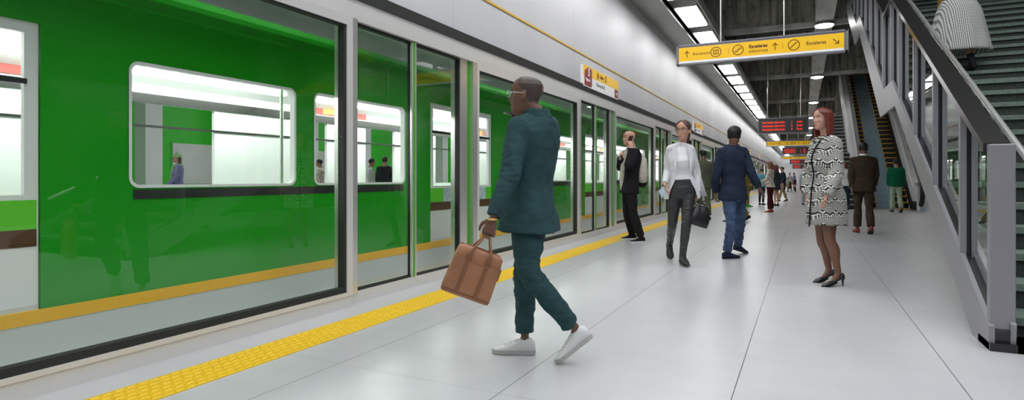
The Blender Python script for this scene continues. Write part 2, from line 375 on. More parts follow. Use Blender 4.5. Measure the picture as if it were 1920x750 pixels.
# ceiling light strip
proto = None
for k in range(-1, 43):
    y = 11.4+2.62*k-2.62*3
    if k == -1:
        proto = empty('ceiling_light', (-2.47, y, 5.05), '', 'light', 'rectangular ceiling lamps in the strip'); 
        mb = MB(); mb.box(-2.74, -2.20, y, y+1.9, 5.07, 5.19); build(mb, 'housing', 'fixture_metal', proto)
        build(MB().box(-2.70, -2.24, y+.06, y+1.84, 5.04, 5.07), 'diffuser', 'light_panel', proto)
        proto_strip = proto; proto['label'] = 'white rectangular lamp in the long ceiling strip beside the white wall'
    else: dup(proto, (0, 2.62*(k+1), 0))
proto = None
for i, y in enumerate(BY):
    if proto is None:
        proto = empty('round_light', (.55, y-.75, 5.5), 'round white ceiling lamp under the pale long beam', 'light', 'round ceiling lamps'); c = proto.location
        build(MB().cyl(c+V3((0, 0, .12)), c+V3((0, 0, .03)), .27, 32), 'rim', 'fixture_metal', proto, True)
        build(MB().loft([(c+V3((0, 0, .04)), (.25, 0, 0), (0, .25, 0)), (c, (.23, 0, 0), (0, .23, 0)), (c-V3((0, 0, .03)), (.1, 0, 0), (0, .1, 0))], 32), 'diffuser', 'round_light', proto, True)
    else: dup(proto, (0, 9.8*i, 0))
first = [q for q in bpy.data.objects if q.name == 'ceiling_light' and q.parent is None and q.get('group', '').startswith('rect')][0] if False else proto_strip
for k in range(9):  # extra lamp row put in to brighten the escalator, outside the view
    y_ = 21.4+4.9*k
    q = dup(first, (5.2+2.47, y_-first.location.y, .62), 'added white rectangular lamp, out of view, brightening the escalator side of the platform', None, 'added lamps above the escalators')
# ---------------------------------------------------------------- platform screen wall
PER = 5.78
def frame_ring(mb, x0, x1, y0, y1, z0, z1, wl, wr, wt, wb):
    mb.box(x0, x1, y0, y0+wl, z0, z1); mb.box(x0, x1, y1-wr, y1, z0, z1)
    mb.box(x0, x1, y0+wl, y1-wr, z0, z0+wb); mb.box(x0, x1, y0+wl, y1-wr, z1-wt, z1)
def fixed_panel(y0, y1, label, front=.0):
    r = empty('glass_screen_panel', (WX, (y0+y1)/2, 0), label, 'glass panel', 'wide fixed glass panels of the screen wall')
    x1 = WX+.06+front; x0 = x1-.07
    m = MB(); frame_ring(m, x0, x1, y0, y1, .10, 2.47, .05, .07, .08, .03); build(m, 'frame', 'frame_metal', r)
    m = MB(); frame_ring(m, x0-.005, x1-.012, y0+.05, y1-.07, .13, 2.39, .012, .03, .012, .045); build(m, 'gasket', 'band_dark', r)
    build(pane(x0+.02, y0+.055, y1-.09, .15, 2.33), 'glass_pane', 'door_glass', r); return r
def sliding_door(y0, y1, meet, label):
    r = empty('screen_door', (WX, (y0+y1)/2, 0), label, 'sliding door', 'sliding glass doors of the screen wall'); x0, x1 = WX-.03, WX+.02
    m = MB(); frame_ring(m, x0, x1, y0, y1, .1, 2.465, .018, .018, .02, .02); build(m, 'frame', 'rubber', r)
    ys = y1-.045 if meet else y0
    build(MB().box(x1, x1+.02, ys, ys+(.045 if meet else .03), .1, 2.465), 'door_stile', 'steel', r)
    if meet: build(MB().box(x1+.021, x1+.03, y1-.015, y1-.001, .1, 2.465), 'edge_seal', 'seal_green', r)
    build(pane(WX-.005, y0+.015, y1-.015, .12, 2.45), 'glass_pane', 'door_glass', r); return r
def pillar(y0, y1, label):
    r = empty('screen_pillar', (WX, (y0+y1)/2, 0), label, 'pillar', 'metal pillars of the screen wall')
    m = MB(); w = y1-y0
    m.box(WX-.1, WX+.03, y0, y0+w*.45, .1, 2.47); m.box(WX-.1, WX+.06, y0+w*.72, y1, .1, 2.47); build(m, 'column', 'steel', r)
    m = MB(); m.box(WX-.05, WX+.012, y0+w*.45, y0+w*.72, .1, 2.47); build(m, 'recess', 'frame_metal', r)
    m = MB(); m.box(WX+.012, WX+.03, y0+w*.5, y0+w*.54, .1, 2.47); m.box(WX+.012, WX+.03, y0+w*.62, y0+w*.66, .1, 2.47); build(m, 'green_strip', 'seal_green', r); return r
NM = ['nearest', 'second nearest']
L_p = ['nearest and largest fixed glass panel, at the left edge of the platform screen', 'wide fixed glass panel behind the man in the teal suit', 'wide fixed glass panel behind the bald man on his phone', 'wide fixed glass panel far along the screen wall, beyond the woman in white']
for i in range(18):
    y0 = .32+PER*i
    r = fixed_panel(y0, y0+3.56, L_p[min(i, 3)], .05 if i == 0 else 0)
    post = MB().box(WX-.1, WX+(.1 if i == 0 else .075), y0+3.562, y0+3.628, .1, 2.47)
    o = build(post, 'screen_post', 'steel'); setp(o, ['slim steel post between the nearest big glass panel and the first sliding door', 'slim steel post just right of the man in the teal suit', 'slim steel post just right of the bald man on his phone', 'slim steel post far along the screen wall, beyond the woman in white'][min(i, 3)], 'post', 'slim steel posts of the screen wall')
    near = ['left of the man in teal', 'right of the man in teal, past the fixed panel', 'between the bald man and the woman in white'][i] if i < 3 else ''
    for k in range(2):
        lab = ('left' if k == 0 else 'right')+' leaf of the sliding glass door '+near if i < 3 else ('left' if k == 0 else 'right')+' leaf of a sliding glass door far along the screen wall'
        sliding_door(y0+3.65+.895*k, y0+4.54+.895*k, k == 0, lab)
    pillar(y0+5.44, y0+5.78, ['brushed metal pillar with green strips left of the man in the teal suit', 'brushed metal pillar with green strips left of the bald man on his phone', 'brushed metal pillar with green strips left of the woman in white blazer', 'brushed metal pillar far along the screen wall beyond the woman in white'][min(i, 3)])
o = build(MB().box(WX-.12, WX+.10, -4, 3.88, 0, .10).box(WX-.12, WX+.055, 3.88, YE, 0, .10), 'screen_sill', 'frame_metal'); setp(o, 'pale metal sill along the foot of the glass screen wall', 'sill')
o = build(MB().box(WX-.12, WX+.06, -4, YE, 2.47, 2.53), 'screen_rail', 'frame_metal'); setp(o, 'pale metal head rail along the top of the glass screen wall', 'rail')
# ---------------------------------------------------------------- train
TX = -4.0; TF = -6.3
def rr(y0, y1, z0, z1, r, k=5):
    p = []
    for cy, cz, a0 in ((y1-r, z1-r, 0), (y0+r, z1-r, 90), (y0+r, z0+r, 180), (y1-r, z0+r, 270)):
        for i in range(k+1): a = math.radians(a0+90*i/k); p.append((cy+r*math.cos(a), cz+r*math.sin(a)))
    return p
def holed(mb, x0, x1, Y0, Y1, Z0, Z1, hole):   # plate with one rounded hole
    cy = sum(p[0] for p in hole)/len(hole); cz = sum(p[1] for p in hole)/len(hole); k = len(hole); out = []
    hy = (max(p[0] for p in hole)-min(p[0] for p in hole))/2; hz = (max(p[1] for p in hole)-min(p[1] for p in hole))/2
    for i, (py, pz) in enumerate(hole):
        c = i//(k//4); dy, dz = (py-cy)/hy, (pz-cz)/hz; s = 1/max(abs(dy), abs(dz), 1e-6); j = i % (k//4)
        if j == 0 or j == k//4-1 or True:
            ey = Y1 if dy > 0 else Y0; ez = Z1 if dz > 0 else Z0
            if abs(dy) > abs(dz): oy = ey; oz = cz+dz*s*((Z1-cz) if dz > 0 else (cz-Z0))
            else: oz = ez; oy = cy+dy*s*((Y1-cy) if dy > 0 else (cy-Y0))
            out.append((oy, oz))
    vs = [(x, a, b) for x in (x1, x0) for ring in (hole, out) for a, b in ring]; fs = []
    for i in range(k):
        j = (i+1) % k
        fs += [(i, k+i, k+j, j), (2*k+i, 2*k+j, 3*k+j, 3*k+i), (i, j, 2*k+j, 2*k+i)]
    mb.add(vs, fs)
    # corner fill
    for (a, b) in ((0, 1),):
        for c, (ey, ez) in enumerate(((Y1, Z1), (Y0, Z1), (Y0, Z0), (Y1, Z0))):
            seg = [i for i in range(k) if (out[i][0] != ey or out[i][1] != ez)]
            for i in range(k):
                j = (i+1) % k
                if abs(out[i][0]-out[j][0]) > 1e-4 and abs(out[i][1]-out[j][1]) > 1e-4:
                    qy = Y1 if max(out[i][0], out[j][0]) >= Y1-1e-4 else Y0; qz = Z1 if max(out[i][1], out[j][1]) >= Z1-1e-4 else Z0
                    if (qy, qz) == (ey, ez): mb.add([(x1, *out[i]), (x1, ey, ez), (x1, *out[j])], [(0, 1, 2)])
train = empty('metro_train', (-5.15, 30, -1.1), 'bright green metro train with yellow stripe and white interior behind the glass screen', 'train')
NT = 13; y0T = .06
body = MB(); far = MB()
for k in range(-1, NT):
    b = .06+5.56*k
    # door bay b+.24..b+1.79 ; windows b+2.29..3.72 and 3.93..5.30
    holed(body, TX-.06, TX, b+2.04, b+3.825, .95, 1.98, rr(b+2.29, b+3.72, 1.03, 1.88, .07))
    holed(body, TX-.06, TX, b+3.825, b+5.55, .95, 1.98, rr(b+3.93, b+5.30, 1.03, 1.88, .07))
    body.box(TX-.06, TX, b+1.79, b+2.04, .33, 2.3); body.box(TX-.06, TX, b+5.55, b+5.80, .33, 2.3)
    body.box(TX-.06, TX, b+2.04, b+5.55, .33, .95); body.box(TX-.06, TX, b+2.04, b+5.55, 1.98, 2.3)
    body.box(TX-.06, TX, b+.24, b+1.79, 2.0, 2.3)
YT0, YT1 = -5.5, .06+5.56*NT+.2
secs = [(TX, 2.3), (TX-.015, 2.36), (TX-.09, 2.41), (TX-.3, 2.50), (-5.15, 2.6), (TF+.3, 2.5), (TF, 2.3), (TF+.05, 2.24), (TX-.06, 2.24)]
body.prism([(a, YT0, z) for a, z in secs], (0, YT1-YT0, 0))
body.box(TX-.005, TX+.02, YT0, YT1, 2.22, 2.245); body.box(TX-.01, TX+.012, YT0, YT1, 2.30, 2.315)
build(body, 'body_shell', 'train_green', train)
build(MB().box(TX-.06, TX+.004, YT0, YT1, .25, .33), 'yellow_stripe', 'train_yellow', train)
for k in range(-1, NT):
    q = .06+5.56*k; build(MB().box(TX, TX+.006, q+2.32, q+5.27, .955, 1.02), 'dark_band', 'train_dark', train)
build(MB().box(TX-.10, TX, YT0, YT1, -.35, .25), 'skirt', 'train_grey', train)
fl = MB().box(TF, TX-.06, YT0, YT1, -.1, .02); build(fl, 'train_floor', 'train_grey', train)
build(MB().prism([(TX-.06, YT0, 2.235), (TX-.45, YT0, 2.26), (TF+.45, YT0, 2.26), (TF, YT0, 2.1), (TF, YT0, 2.237), (TX-.06, YT0, 2.239)], (0, YT1-YT0, 0)), 'train_ceiling', 'train_white', train)
FW = [(-1.9, -.7), (1.2, 2.4), (3.73, 4.7), (5.95, 6.55), (7.4, 8.15)]+[(9.4+2.3*i, 10.4+2.3*i) for i in range(26)]
far = MB(); far.box(TF-.05, TF, YT0, YT1, -.2, 1.0); far.box(TF-.05, TF, YT0, YT1, 1.9, 2.24); p = YT0
for a, b in FW: far.box(TF-.05, TF, p, a, 1.0, 1.9); p = b
far.box(TF-.05, TF, p, YT1, 1.0, 1.9)
build(far, 'inner_wall', 'train_white', train)
build(MB().box(TF, TF+.02, YT0, YT1, 1.90, 2.0), 'inner_trim', 'train_dark', train)
build(MB().box(TF, TF+.012, YT0, YT1, 1.64, 1.665), 'grab_bar', 'train_dark', train)
for k in range(-1, NT):
    b = .06+5.56*k
    for a0, a1 in ((2.29, 3.72), (3.93, 5.30)):
        w = MB(); hole = rr(b+a0, b+a1, 1.03, 1.88, .07); inn = rr(b+a0+.02, b+a1-.02, 1.05, 1.86, .055)
        k2 = len(hole); vs = [(TX+.004, *q) for q in hole]+[(TX+.004, *q) for q in inn]+[(TX-.05, *q) for q in inn]+[(TX-.05, *q) for q in hole]
        w.add(vs, [(r_*k2+i, r_*k2+(i+1) % k2, (r_+1)*k2+(i+1) % k2, (r_+1)*k2+i) for r_ in range(3) for i in range(k2)])
        o = build(w, 'window_frame', 'train_white', train)
        build(MB().add([(TX-.02, *q) for q in inn], [tuple(range(k2))]), 'window_pane', 'train_glass', o)
    tl = build(MB().box(-5.95, -5.83, b+.3, b+5.3, 2.13, 2.16), 'tube_light', 'tube_light', train)
    for s in (0, 1):
        d0 = b+.24+.775*s; d1 = d0+.77
        D = MB(); xa, xb = TX-.05, TX-.015; frame_ring(D, xa, xb, d0, d1, .18, 2.0, .07, .07, .06, .16); D.box(xa, xb, d0+.07, d1-.07, .34, 1.0)
        o = build(D, 'door_leaf', 'train_white', train)
        q = MB().box(xb, xb+.004, d0+.01, d1-.01, .80, .97); build(q, 'green_panel', 'panel_green', o)
        if k == 1: build(MB().box(xb+.004, xb+.006, d0+.3, d0+.6, .80, .97), 'pale_panel', 'pale_blue', o)
        build(MB().box(xb, xb+.004, d0+.01, d1-.01, .70, .80), 'brown_band', 'train_brown', o)
        build(MB().box(xb, xb+.004, d0+.01, d1-.01, .20, .36), 'kick_plate', 'train_grey', o)
        build(pane(xa+.012, d0+.07, d1-.07, 1.0, 1.94), 'window_pane', 'train_glass', o)
        build(MB().box(xb, xb+.012, d0+.06, d1-.06, 1.64, 1.67), 'rail', 'train_dark', o)
for k in range(12):
    y = 1.9+4.4*k; o = build(MB().box(TF+.004, TF+.014, y, y+1.1, 2.02, 2.13), 'poster', 'poster_red', train); build(MB().box(TF+.014, TF+.018, y+.15, y+.5, 2.03, 2.12), 'poster_print', 'poster_orange', o)
for y in (1.45, 4.3, 7.0, 9.9, 12.7, 15.5):
    build(MB().cyl((-4.75, y, .02), (-4.75, y, 2.25), .017, 10), 'grab_pole', 'steel', train, True)
# ---------------------------------------------------------------- signs
def arrow(mb, c, xd, yd, L, w, head):   # pointing along yd
    c, xd, yd = V3(c), V3(xd).normalized(), V3(yd).normalized(); nd = xd.cross(yd)*.001
    mb.obox(c, xd*w, yd*L, nd); tip = c+yd*L
    for s in (-1, 1):
        d = (xd*s-yd).normalized(); e = d.cross(nd).normalized(); mb.obox(tip+d*head*.5, d*head*.55, e*w, nd)
def ring(mb, c, xd, yd, R, w, n=28):
    c, xd, yd = V3(c), V3(xd), V3(yd); nd = xd.cross(yd)*.001; vs = []
    for dz in (0, 1):
        for r in (R-w, R+w):
            for i in range(n): a = 2*PI*i/n; vs.append(c+xd*r*math.cos(a)+yd*r*math.sin(a)+nd*dz)
    fs = [(i, (i+1) % n, n+(i+1) % n, n+i) for i in range(n)]+[(2*n+i, 3*n+i, 3*n+(i+1) % n, 2*n+(i+1) % n) for i in range(n)]
    fs += [(n+i, n+(i+1) % n, 3*n+(i+1) % n, 3*n+i) for i in range(n)]+[(i, 2*n+i, 2*n+(i+1) % n, (i+1) % n) for i in range(n)]
    mb.add(vs, fs)
def poly(mb, pts, w, nd):
    for a, b in zip(pts[:-1], pts[1:]):
        a, b = V3(a), V3(b); d = (b-a); e = d.normalized().cross(V3(nd).normalized())*w; mb.obox((a+b)/2, d/2+d.normalized()*w*.8, e, V3(nd))
def hang_sign(y, z0, label, x0=-1.98, x1=.62, ztop=8):
    X, Z = V3((1, 0, 0)), V3((0, 0, 1)); nd = V3((0, -.001, 0)); h = .31
    r = empty('wayfinding_sign', ((x0+x1)/2, y, z0), label, 'sign', 'yellow hanging signs')
    fr = MB(); fr.box(x0, x1, y, y+.10, z0, z0+h+.02); fr.box(x0-.01, x0+.02, y-.015, y+.11, z0-.01, z0+h+.03); fr.box(x1-.03, x1+.01, y-.015, y+.11, z0-.01, z0+h+.03)
    fr.box(x0, x1, y-.015, y+.11, z0-.01, z0+.015); fr.box(x0, x1, y-.015, y+.11, z0+h+.005, z0+h+.03); build(fr, 'frame', 'sign_frame', r)
    build(MB().box(x0+.03, x1-.05, y-.006, y, z0+.055, z0+h-.02), 'yellow_face', 'sign_yellow', r)
    build(MB().box(x0+.03, x1-.05, y-.006, y, z0+.02, z0+.055), 'white_strip', 'sign_white', r)
    rods = [MB().cyl((x0+.72, y+.05, z0+h), (x0+.72, y+.05, ztop), .013, 10), MB().cyl((x0+1.70, y+.05, z0+h), (x0+1.70, y+.05, ztop), .013, 10)]
    for q in rods: build(q, 'hanging_rod', 'steel', r, True)
    yf = y-.0075; zc = z0+.17; W_ = x1-x0; 
    def at(fr_, dz=0): return V3((x0+.03+fr_*(W_-.08), yf, zc+dz))
    for q, xa_, ya_ in ((.055, X, Z), (.61, X, Z), (.955, V3((1, 0, 1)), V3((1, 0, -1)))):
        ink = MB(); arrow(ink, at(q), xa_, ya_, .055, .006, .05); build(ink, 'arrow', 'sign_ink', r)
    ink = MB(); ring(ink, at(.245), X, Z, .082, .006)
    c = at(.245); poly(ink, [c+V3((-.04, 0, -.035)), c+V3((-.04, 0, .035)), c+V3((.04, 0, .035)), c+V3((.04, 0, -.035)), c+V3((-.04, 0, -.035))], .005, nd); poly(ink, [c+V3((-.012, 0, -.035)), c+V3((-.012, 0, .035))], .004, nd); poly(ink, [c+V3((.012, 0, -.035)), c+V3((.012, 0, .035))], .004, nd)
    build(ink, 'lift_icon', 'sign_ink', r); ink = MB(); ring(ink, at(.385), X, Z, .082, .006)
    c = at(.385); poly(ink, [c+V3(q) for q in ((-.05, 0, -.035), (-.025, 0, -.04), (.02, 0, .012), (.05, 0, .02), (.05, 0, .036), (.018, 0, .03), (-.03, 0, -.02), (-.05, 0, -.022), (-.05, 0, -.035))], .004, nd)
    build(ink, 'escalator_icon', 'sign_ink', r); ink = MB(); ring(ink, at(.72), X, Z, .082, .006)
    c = at(.72); poly(ink, [c+V3(q) for q in ((-.055, 0, -.04), (-.03, 0, -.04), (-.03, 0, -.014), (-.004, 0, -.014), (-.004, 0, .012), (.022, 0, .012), (.022, 0, .036), (.05, 0, .036))], .005, nd)
    build(ink, 'stairs_icon', 'sign_ink', r)
    for q in (.325, .655): ink = MB(); poly(ink, [at(q, -.04), at(q, .04)], .002, nd); build(ink, 'divider', 'sign_ink', r)
    tx = (text('Ascensor', .078, at(.092, -.025), X, Z, .0008), text('Escaleras', .078, at(.452, .012), X, Z, .0008, .0028), text('eléctricas', .078, at(.452, -.065), X, Z, .0008), text('Escaleras', .078, at(.79, -.022), X, Z, .0008, .001))
    for q in tx: build(q, 'lettering', 'sign_ink', r)
    return r
hang_sign(10.5, 3.07, 'nearest yellow hanging sign reading Ascensor and Escaleras under the ceiling lamps')
hang_sign(38, 2.94, 'second yellow hanging sign just below the nearest black departure board', -1.96, .9)
hang_sign(67, 2.96, 'farthest narrow yellow hanging sign below the small red departure board', -1.96, 1.2)
def led_board(y, x0, x1, z0, h, label, ztop=8):
    r = empty('departure_board', ((x0+x1)/2, y, z0), label, 'display board', 'black departure boards'); X, Z = (1, 0, 0), (0, 0, 1)
    f = MB(); f.box(x0, x1, y, y+.14, z0, z0+h); build(f, 'housing', 'led_board', r)
    f = MB(); e = .03; f.box(x0-e, x1+e, y-.02, y+.15, z0-e, z0); f.box(x0-e, x1+e, y-.02, y+.15, z0+h, z0+h+e); f.box(x0-e, x0, y-.02, y+.15, z0, z0+h); f.box(x1, x1+e, y-.02, y+.15, z0, z0+h); build(f, 'frame', 'sign_frame', r)
    for q in (.18, .85): build(MB().cyl((x0+(x1-x0)*q, y+.07, z0+h), (x0+(x1-x0)*q, y+.07, ztop), .02, 8), 'hanging_rod', 'steel', r)
    W_ = x1-x0; t = []; s = h*.26
    for i, mn in enumerate(('1min', '5min', '7min')):
        zz = z0+h*(.68-.25*i)-s*.05
        t += [text('PROXIMO SERVICIO', s*.62*W_/1.85*1.0, (x0+.07*W_, y-.004, zz), X, Z, .001, .003), text(str(i+1), s*.8, (x0+.66*W_, y-.004, zz), X, Z, .001, .003), text(mn, s*.72, (x0+.77*W_, y-.004, zz), X, Z, .001, .003)]
    for q in t: build(q, 'red_lettering', 'led_red', r)
    return r
led_board(27, -1.69, .18, 2.98, .6, 'nearest and largest black departure board with three lines of red letters')
led_board(57.5, -1.65, .5, 3.2, .55, 'second black departure board with red letters, between two yellow signs')
led_board(88, -1.6, .6, 2.95, .6, 'third small black departure board with red letters, below the far yellow sign')
led_board(103, -1.5, .5, 2.55, .6, 'farthest and smallest black departure board in front of the end wall')
def line_sign(y, label):
    x = WX+.05; r = empty('line_sign', (x, y+1.1, 2.72), label, 'sign', 'line signs on the white wall'); X, Z = V3((0, 1, 0)), V3((0, 0, 1)); Lh = 2.2
    o = build(MB().box(WX, x, y, y+Lh, 2.74, 3.12), 'white_board', 'sign_white', r)
    build(MB().box(x, x+.003, y, y+Lh, 2.94, 3.12), 'yellow_band', 'sign_yellow', r)
    a, b = y+.06, y+.46
    build(MB().prism([(x+.003, a, 2.76), (x+.003, b-.03, 2.76), (x+.003, b, 2.79), (x+.003, b, 3.07), (x+.003, b-.08, 3.10), (x+.003, b-.22, 3.10), (x+.003, a, 3.02)], (.004, 0, 0)), 'red_plate', 'sign_red', r)
    build(MB().box(x, x+.005, y+Lh-.27, y+Lh-.03, 2.76, 2.93), 'red_arrow_plate', 'sign_red', r)
    xx = x+.009
    t = merge(text('5', .19, (xx, a+.18, 2.95), X, Z, .001, .006), text('Vagones', .075, (xx, a+.04, 2.85), X, Z, .001, .002))
    ar = MB(); arrow(ar, (x+.008, y+Lh-.16, 2.845), Z, X, .06, .008, .05); build(merge(t, ar), 'white_lettering', 'sign_white', r)
    t = merge(text('Línea', .105, (x+.006, y+.95, 3.00), X, Z, .001, .002), text('2', .15, (x+.006, y+1.27, 2.985), X, Z, .001, .007)); g = MB()
    ring(g, (x+.004, y+.82, 3.02), X, Z, .055, .006); poly(g, [(x+.005, y+.79, 3.0), (x+.005, y+.82, 3.05), (x+.005, y+.85, 3.0), (x+.005, y+.79, 3.0)], .006, (.001, 0, 0)); poly(g, [(x+.005, y+.82, 3.05), (x+.005, y+.82, 3.085)], .007, (.001, 0, 0))
    build(merge(t, g), 'dark_lettering', 'sign_ink', r)
    build(text('Polimetatnik JE', .09, (x+.004, y+.72, 2.83), X, Z, .001), 'grey_lettering', 'sign_frame', r); return r
for i, l in enumerate(['nearest red and yellow line sign reading Línea 2 on the white wall', 'second red and yellow line sign on the wall, above the woman in white', 'third red and yellow line sign on the wall beside the man in navy', 'fourth small line sign far along the white wall', 'fifth and farthest small line sign on the white wall']):
    line_sign(9.9+11.8*i, l)
# ---------------------------------------------------------------- staircase
stair = empty('staircase', (2.5, 4.7, 0), 'large grey metal staircase with glass balustrade climbing away on the right', 'staircase')
SL = .525; R_ = .1767; TR_ = .3364
fl = []   # flights: (y0,z0,nsteps)
yy, zz = 4.95, 0.0
for f in range(3):
    n_ = 13 if f == 0 else 12
    fl.append((yy, zz, n_)); yy += n_*TR_; zz += n_*R_
    yy += .95
def steps(fl, x0, x1, root, m=('riser', 'nosing'), land=.95):
    for (ya, za, n_) in fl:
        for i in range(n_):
            s = MB(); y0 = ya+i*TR_; z1 = za+(i+1)*R_; dp = TR_+.02 if i < n_-1 else land+.02
            s.box(x0, x1, y0+.015, y0+dp, z1-R_-.03, z1-.045, 0); s.box(x0, x1, y0-.015, y0+dp, z1-.05, z1, 1)
            build(s, 'step', m, root)
steps(fl, 1.17, 4.0, stair)
def path_strip(pts, x0, x1, name, m, root):     # polygon given as (y,z) list closed
    return build(MB().prism([(x0, a, b) for a, b in pts], (x1-x0, 0, 0)), name, m, root)
(ya, za, na), (yb, zb, nb), (yc, zc, nc) = fl
top = [(4.70, .155), (ya+na*TR_-.03, 2.40), (yb-.12, 2.40), (yb+nb*TR_-.03, 2.40+nb*R_), (yc-.12, 2.40+nb*R_), (yc+nc*TR_, 2.40+nb*R_+nc*R_)]
bot = [(5.10, 0), (9.0, 2.03), (yb+.33, 2.03), (yb+nb*TR_+.08, 2.03+nb*R_), (yc+.33, 2.03+nb*R_), (yc+nc*TR_, 2.03+nb*R_+nc*R_-.2)]
path_strip([(4.70, 0)]+top+bot[::-1], 1.06, 1.09, 'outer_stringer', 'stair_grey', stair)
# inner dark channel and inner cheek
top2 = [(a, b-.03) for a, b in top]; low2 = [(a, b-.33) for a, b in top]; low2[0] = (4.72, .01)
path_strip(top2+low2[::-1], 1.09, 1.17, 'channel', 'stair_dark', stair)
path_strip([(a, b+.02) for a, b in top]+[(a, b-.25) for a, b in top][:0:-1]+[(4.72, 0)], 1.17, 1.20, 'inner_stringer', 'stair_grey', stair)
path_strip([(4.70, 0)]+top+bot[::-1], 4.0, 4.08, 'outer_stringer', 'stair_grey', stair)
build(MB().box(1.06, 4.08, 4.68, 4.96, 0, .05).box(1.2, 4.0, 4.68, 4.95, .0, .05), 'base_plate', 'stair_dark', stair)
def topz(y):
    for (a, b), (c, d) in zip(top[:-1], top[1:]):
        if a <= y <= c: return b+(d-b)*(y-a)/(c-a)
    return top[-1][1]
RH = 1.06
posts = [5.5, 6.53, 7.60, 8.70, 9.45, 10.35, 11.3, 12.25, 13.2, 14.15, 15.1, 16.05, 17.0]
for i, y in enumerate(posts):
    p_ = MB(); z0 = topz(y)-.05; z1 = topz(y)+RH+.02
    p_.box(1.062, 1.100, y-.03, y+.03, z0, z1); p_.box(1.130, 1.168, y-.03, y+.03, z0, z1)
    o = build(p_, 'baluster', 'stair_grey', stair); build(MB().box(1.100, 1.130, y-.015, y+.03, z0, z1), 'web', 'stair_dark', o)
build(MB().obox((1.135, 4.755, .66), (.068, 0, 0), (0, .03, 0), (0, 0, .655), 0, .008), 'newel_post', 'stair_grey', stair)
pp = [4.80]+posts
for a, b in zip(pp[:-1], pp[1:]):
    g = MB(); a1, b1 = a+.03, b-.03
    g.add([(1.115, a1, topz(a1)-.02), (1.115, b1, topz(b1)-.02), (1.115, b1, topz(b1)+RH), (1.115, a1, topz(a1)+RH)], [(0, 1, 2, 3)]); build(g, 'glass_panel', 'stair_glass', stair)
hr = MB(); rl = [(4.79, top[0][1]+RH+.047)]+[(a, b+RH) for a, b in top[1:]]
hr.prism([(1.05, a, b) for a, b in rl]+[(1.05, a, b+.06) for a, b in rl[::-1]], (.135, 0, 0)); build(hr, 'handrail', 'rail_metal', stair)
hr = MB().limb([(1.25, a-.0, b+.0) for a, b in [(3.9, rl[0][1]-.42)]+rl], [.022]*7, 12, 1); build(hr, 'inner_rail', 'steel', stair, True)
# ---------------------------------------------------------------- escalator and far stairs
esc = empty('escalator', (2.9, 24, 0), 'escalator with blue steps and yellow edges between pale metal cladding', 'escalator')
ES = math.tan(math.radians(30)); EY = 24.3
for i in range(32):
    y0 = EY+.36*i; z1 = .2*(i+1) if i else .02; z1 = .208*i+.03
    s = MB(); xa, xb, xc, xd = 2.10, 2.33, 2.92, 3.32; s.box(xa, xb, y0, y0+.4, max(0, z1-.3), z1, 0); s.box(xc, xd, y0, y0+.4, max(0, z1-.3), z1, 0)  # side boxes: mirror image of the steps in the balustrades, built as solid colour
    s.box(xb, xc, y0-.015, y0+.4, max(0, z1-.3), z1-.012, 1); s.box(xb+.02, xc-.02, y0-.035, y0+.05, z1-.012, z1+.012, 3); s.box(xa, xb, y0-.02, y0, z1-.035, z1+.004, 2); s.box(xc, xd, y0-.02, y0, z1-.035, z1+.004, 2); s.box(xb, xb+.02, y0-.02, y0, z1-.2 if i else 0, z1+.012, 2); s.box(xc-.02, xc, y0-.02, y0, z1-.2 if i else 0, z1+.012, 2)
    build(s, 'escalator_step', ['escalator_black', 'escalator_step', 'escalator_yellow', 'fixture_metal'], esc)
def incl(x0, x1, za, zb, ys, name, m, ye=35.5, flat=.9):
    pts = [(ys-flat, za), (ys, za), (ye, za+(ye-ys)*ES), (ye, zb+(ye-ys)*ES), (ys, zb), (ys-flat, zb)]
    pts = [(a, max(0, b)) for a, b in pts]
    return build(MB().prism([(x0, a, b) for a, b in pts], (x1-x0, 0, 0)), name, m, esc)
incl(1.68, 2.04, -.6, .82, EY, 'left_cladding', 'escalator_clad'); incl(2.04, 2.10, -.3, .30, EY, 'left_skirt', 'escalator_black')
incl(1.88, 2.02, .82, .93, EY, 'left_handrail', 'steel')
incl(3.32, 3.37, -.3, .30, EY, 'right_skirt', 'escalator_black'); incl(3.37, 3.47, -.6, .80, EY, 'right_cladding', 'escalator_clad'); incl(3.43, 3.55, .80, .92, EY, 'right_handrail', 'steel')
incl(3.48, 3.6, .0, .55, EY, 'side_glass', 'pale_blue')
build(MB().box(2.07, 3.4, EY-.9, EY, 0, .012), 'comb_plate', 'steel', esc)
for xx in (1.95, 3.49):
    build(MB().limb([(xx, EY-.9, .2), (xx, EY-1.15, .45), (xx, EY-1.0, .85), (xx, EY-.5, .9)], [.07, .07, .07, .06], 10), 'newel', 'rubber', esc, True)
fs = empty('far_staircase', (1.4, 23.5, 0), 'narrow far staircase with pale treads left of the escalator', 'staircase')
steps([(23.6, 0, 12), (23.6+12*TR_+.9, 12*R_, 11)], .95, 1.66, fs, ('stair_dark', 'fixture_metal'), .9)
for y_, z_ in ((24.5, 0), (33, 4.0)): pass
# ---------------------------------------------------------------- people
def lerp(a, b, t): return a+(b-a)*t
def interp(tab, z):          # tab rows sorted by first column
    if z <= tab[0][0]: return tab[0][1:]
    for a, b in zip(tab[:-1], tab[1:]):
        if z <= b[0]:
            t = (z-a[0])/(b[0]-a[0]); t = t*t*(3-2*t)*.5+t*.5; return tuple(lerp(p, q, t) for p, q in zip(a[1:], b[1:]))
    return tab[-1][1:]
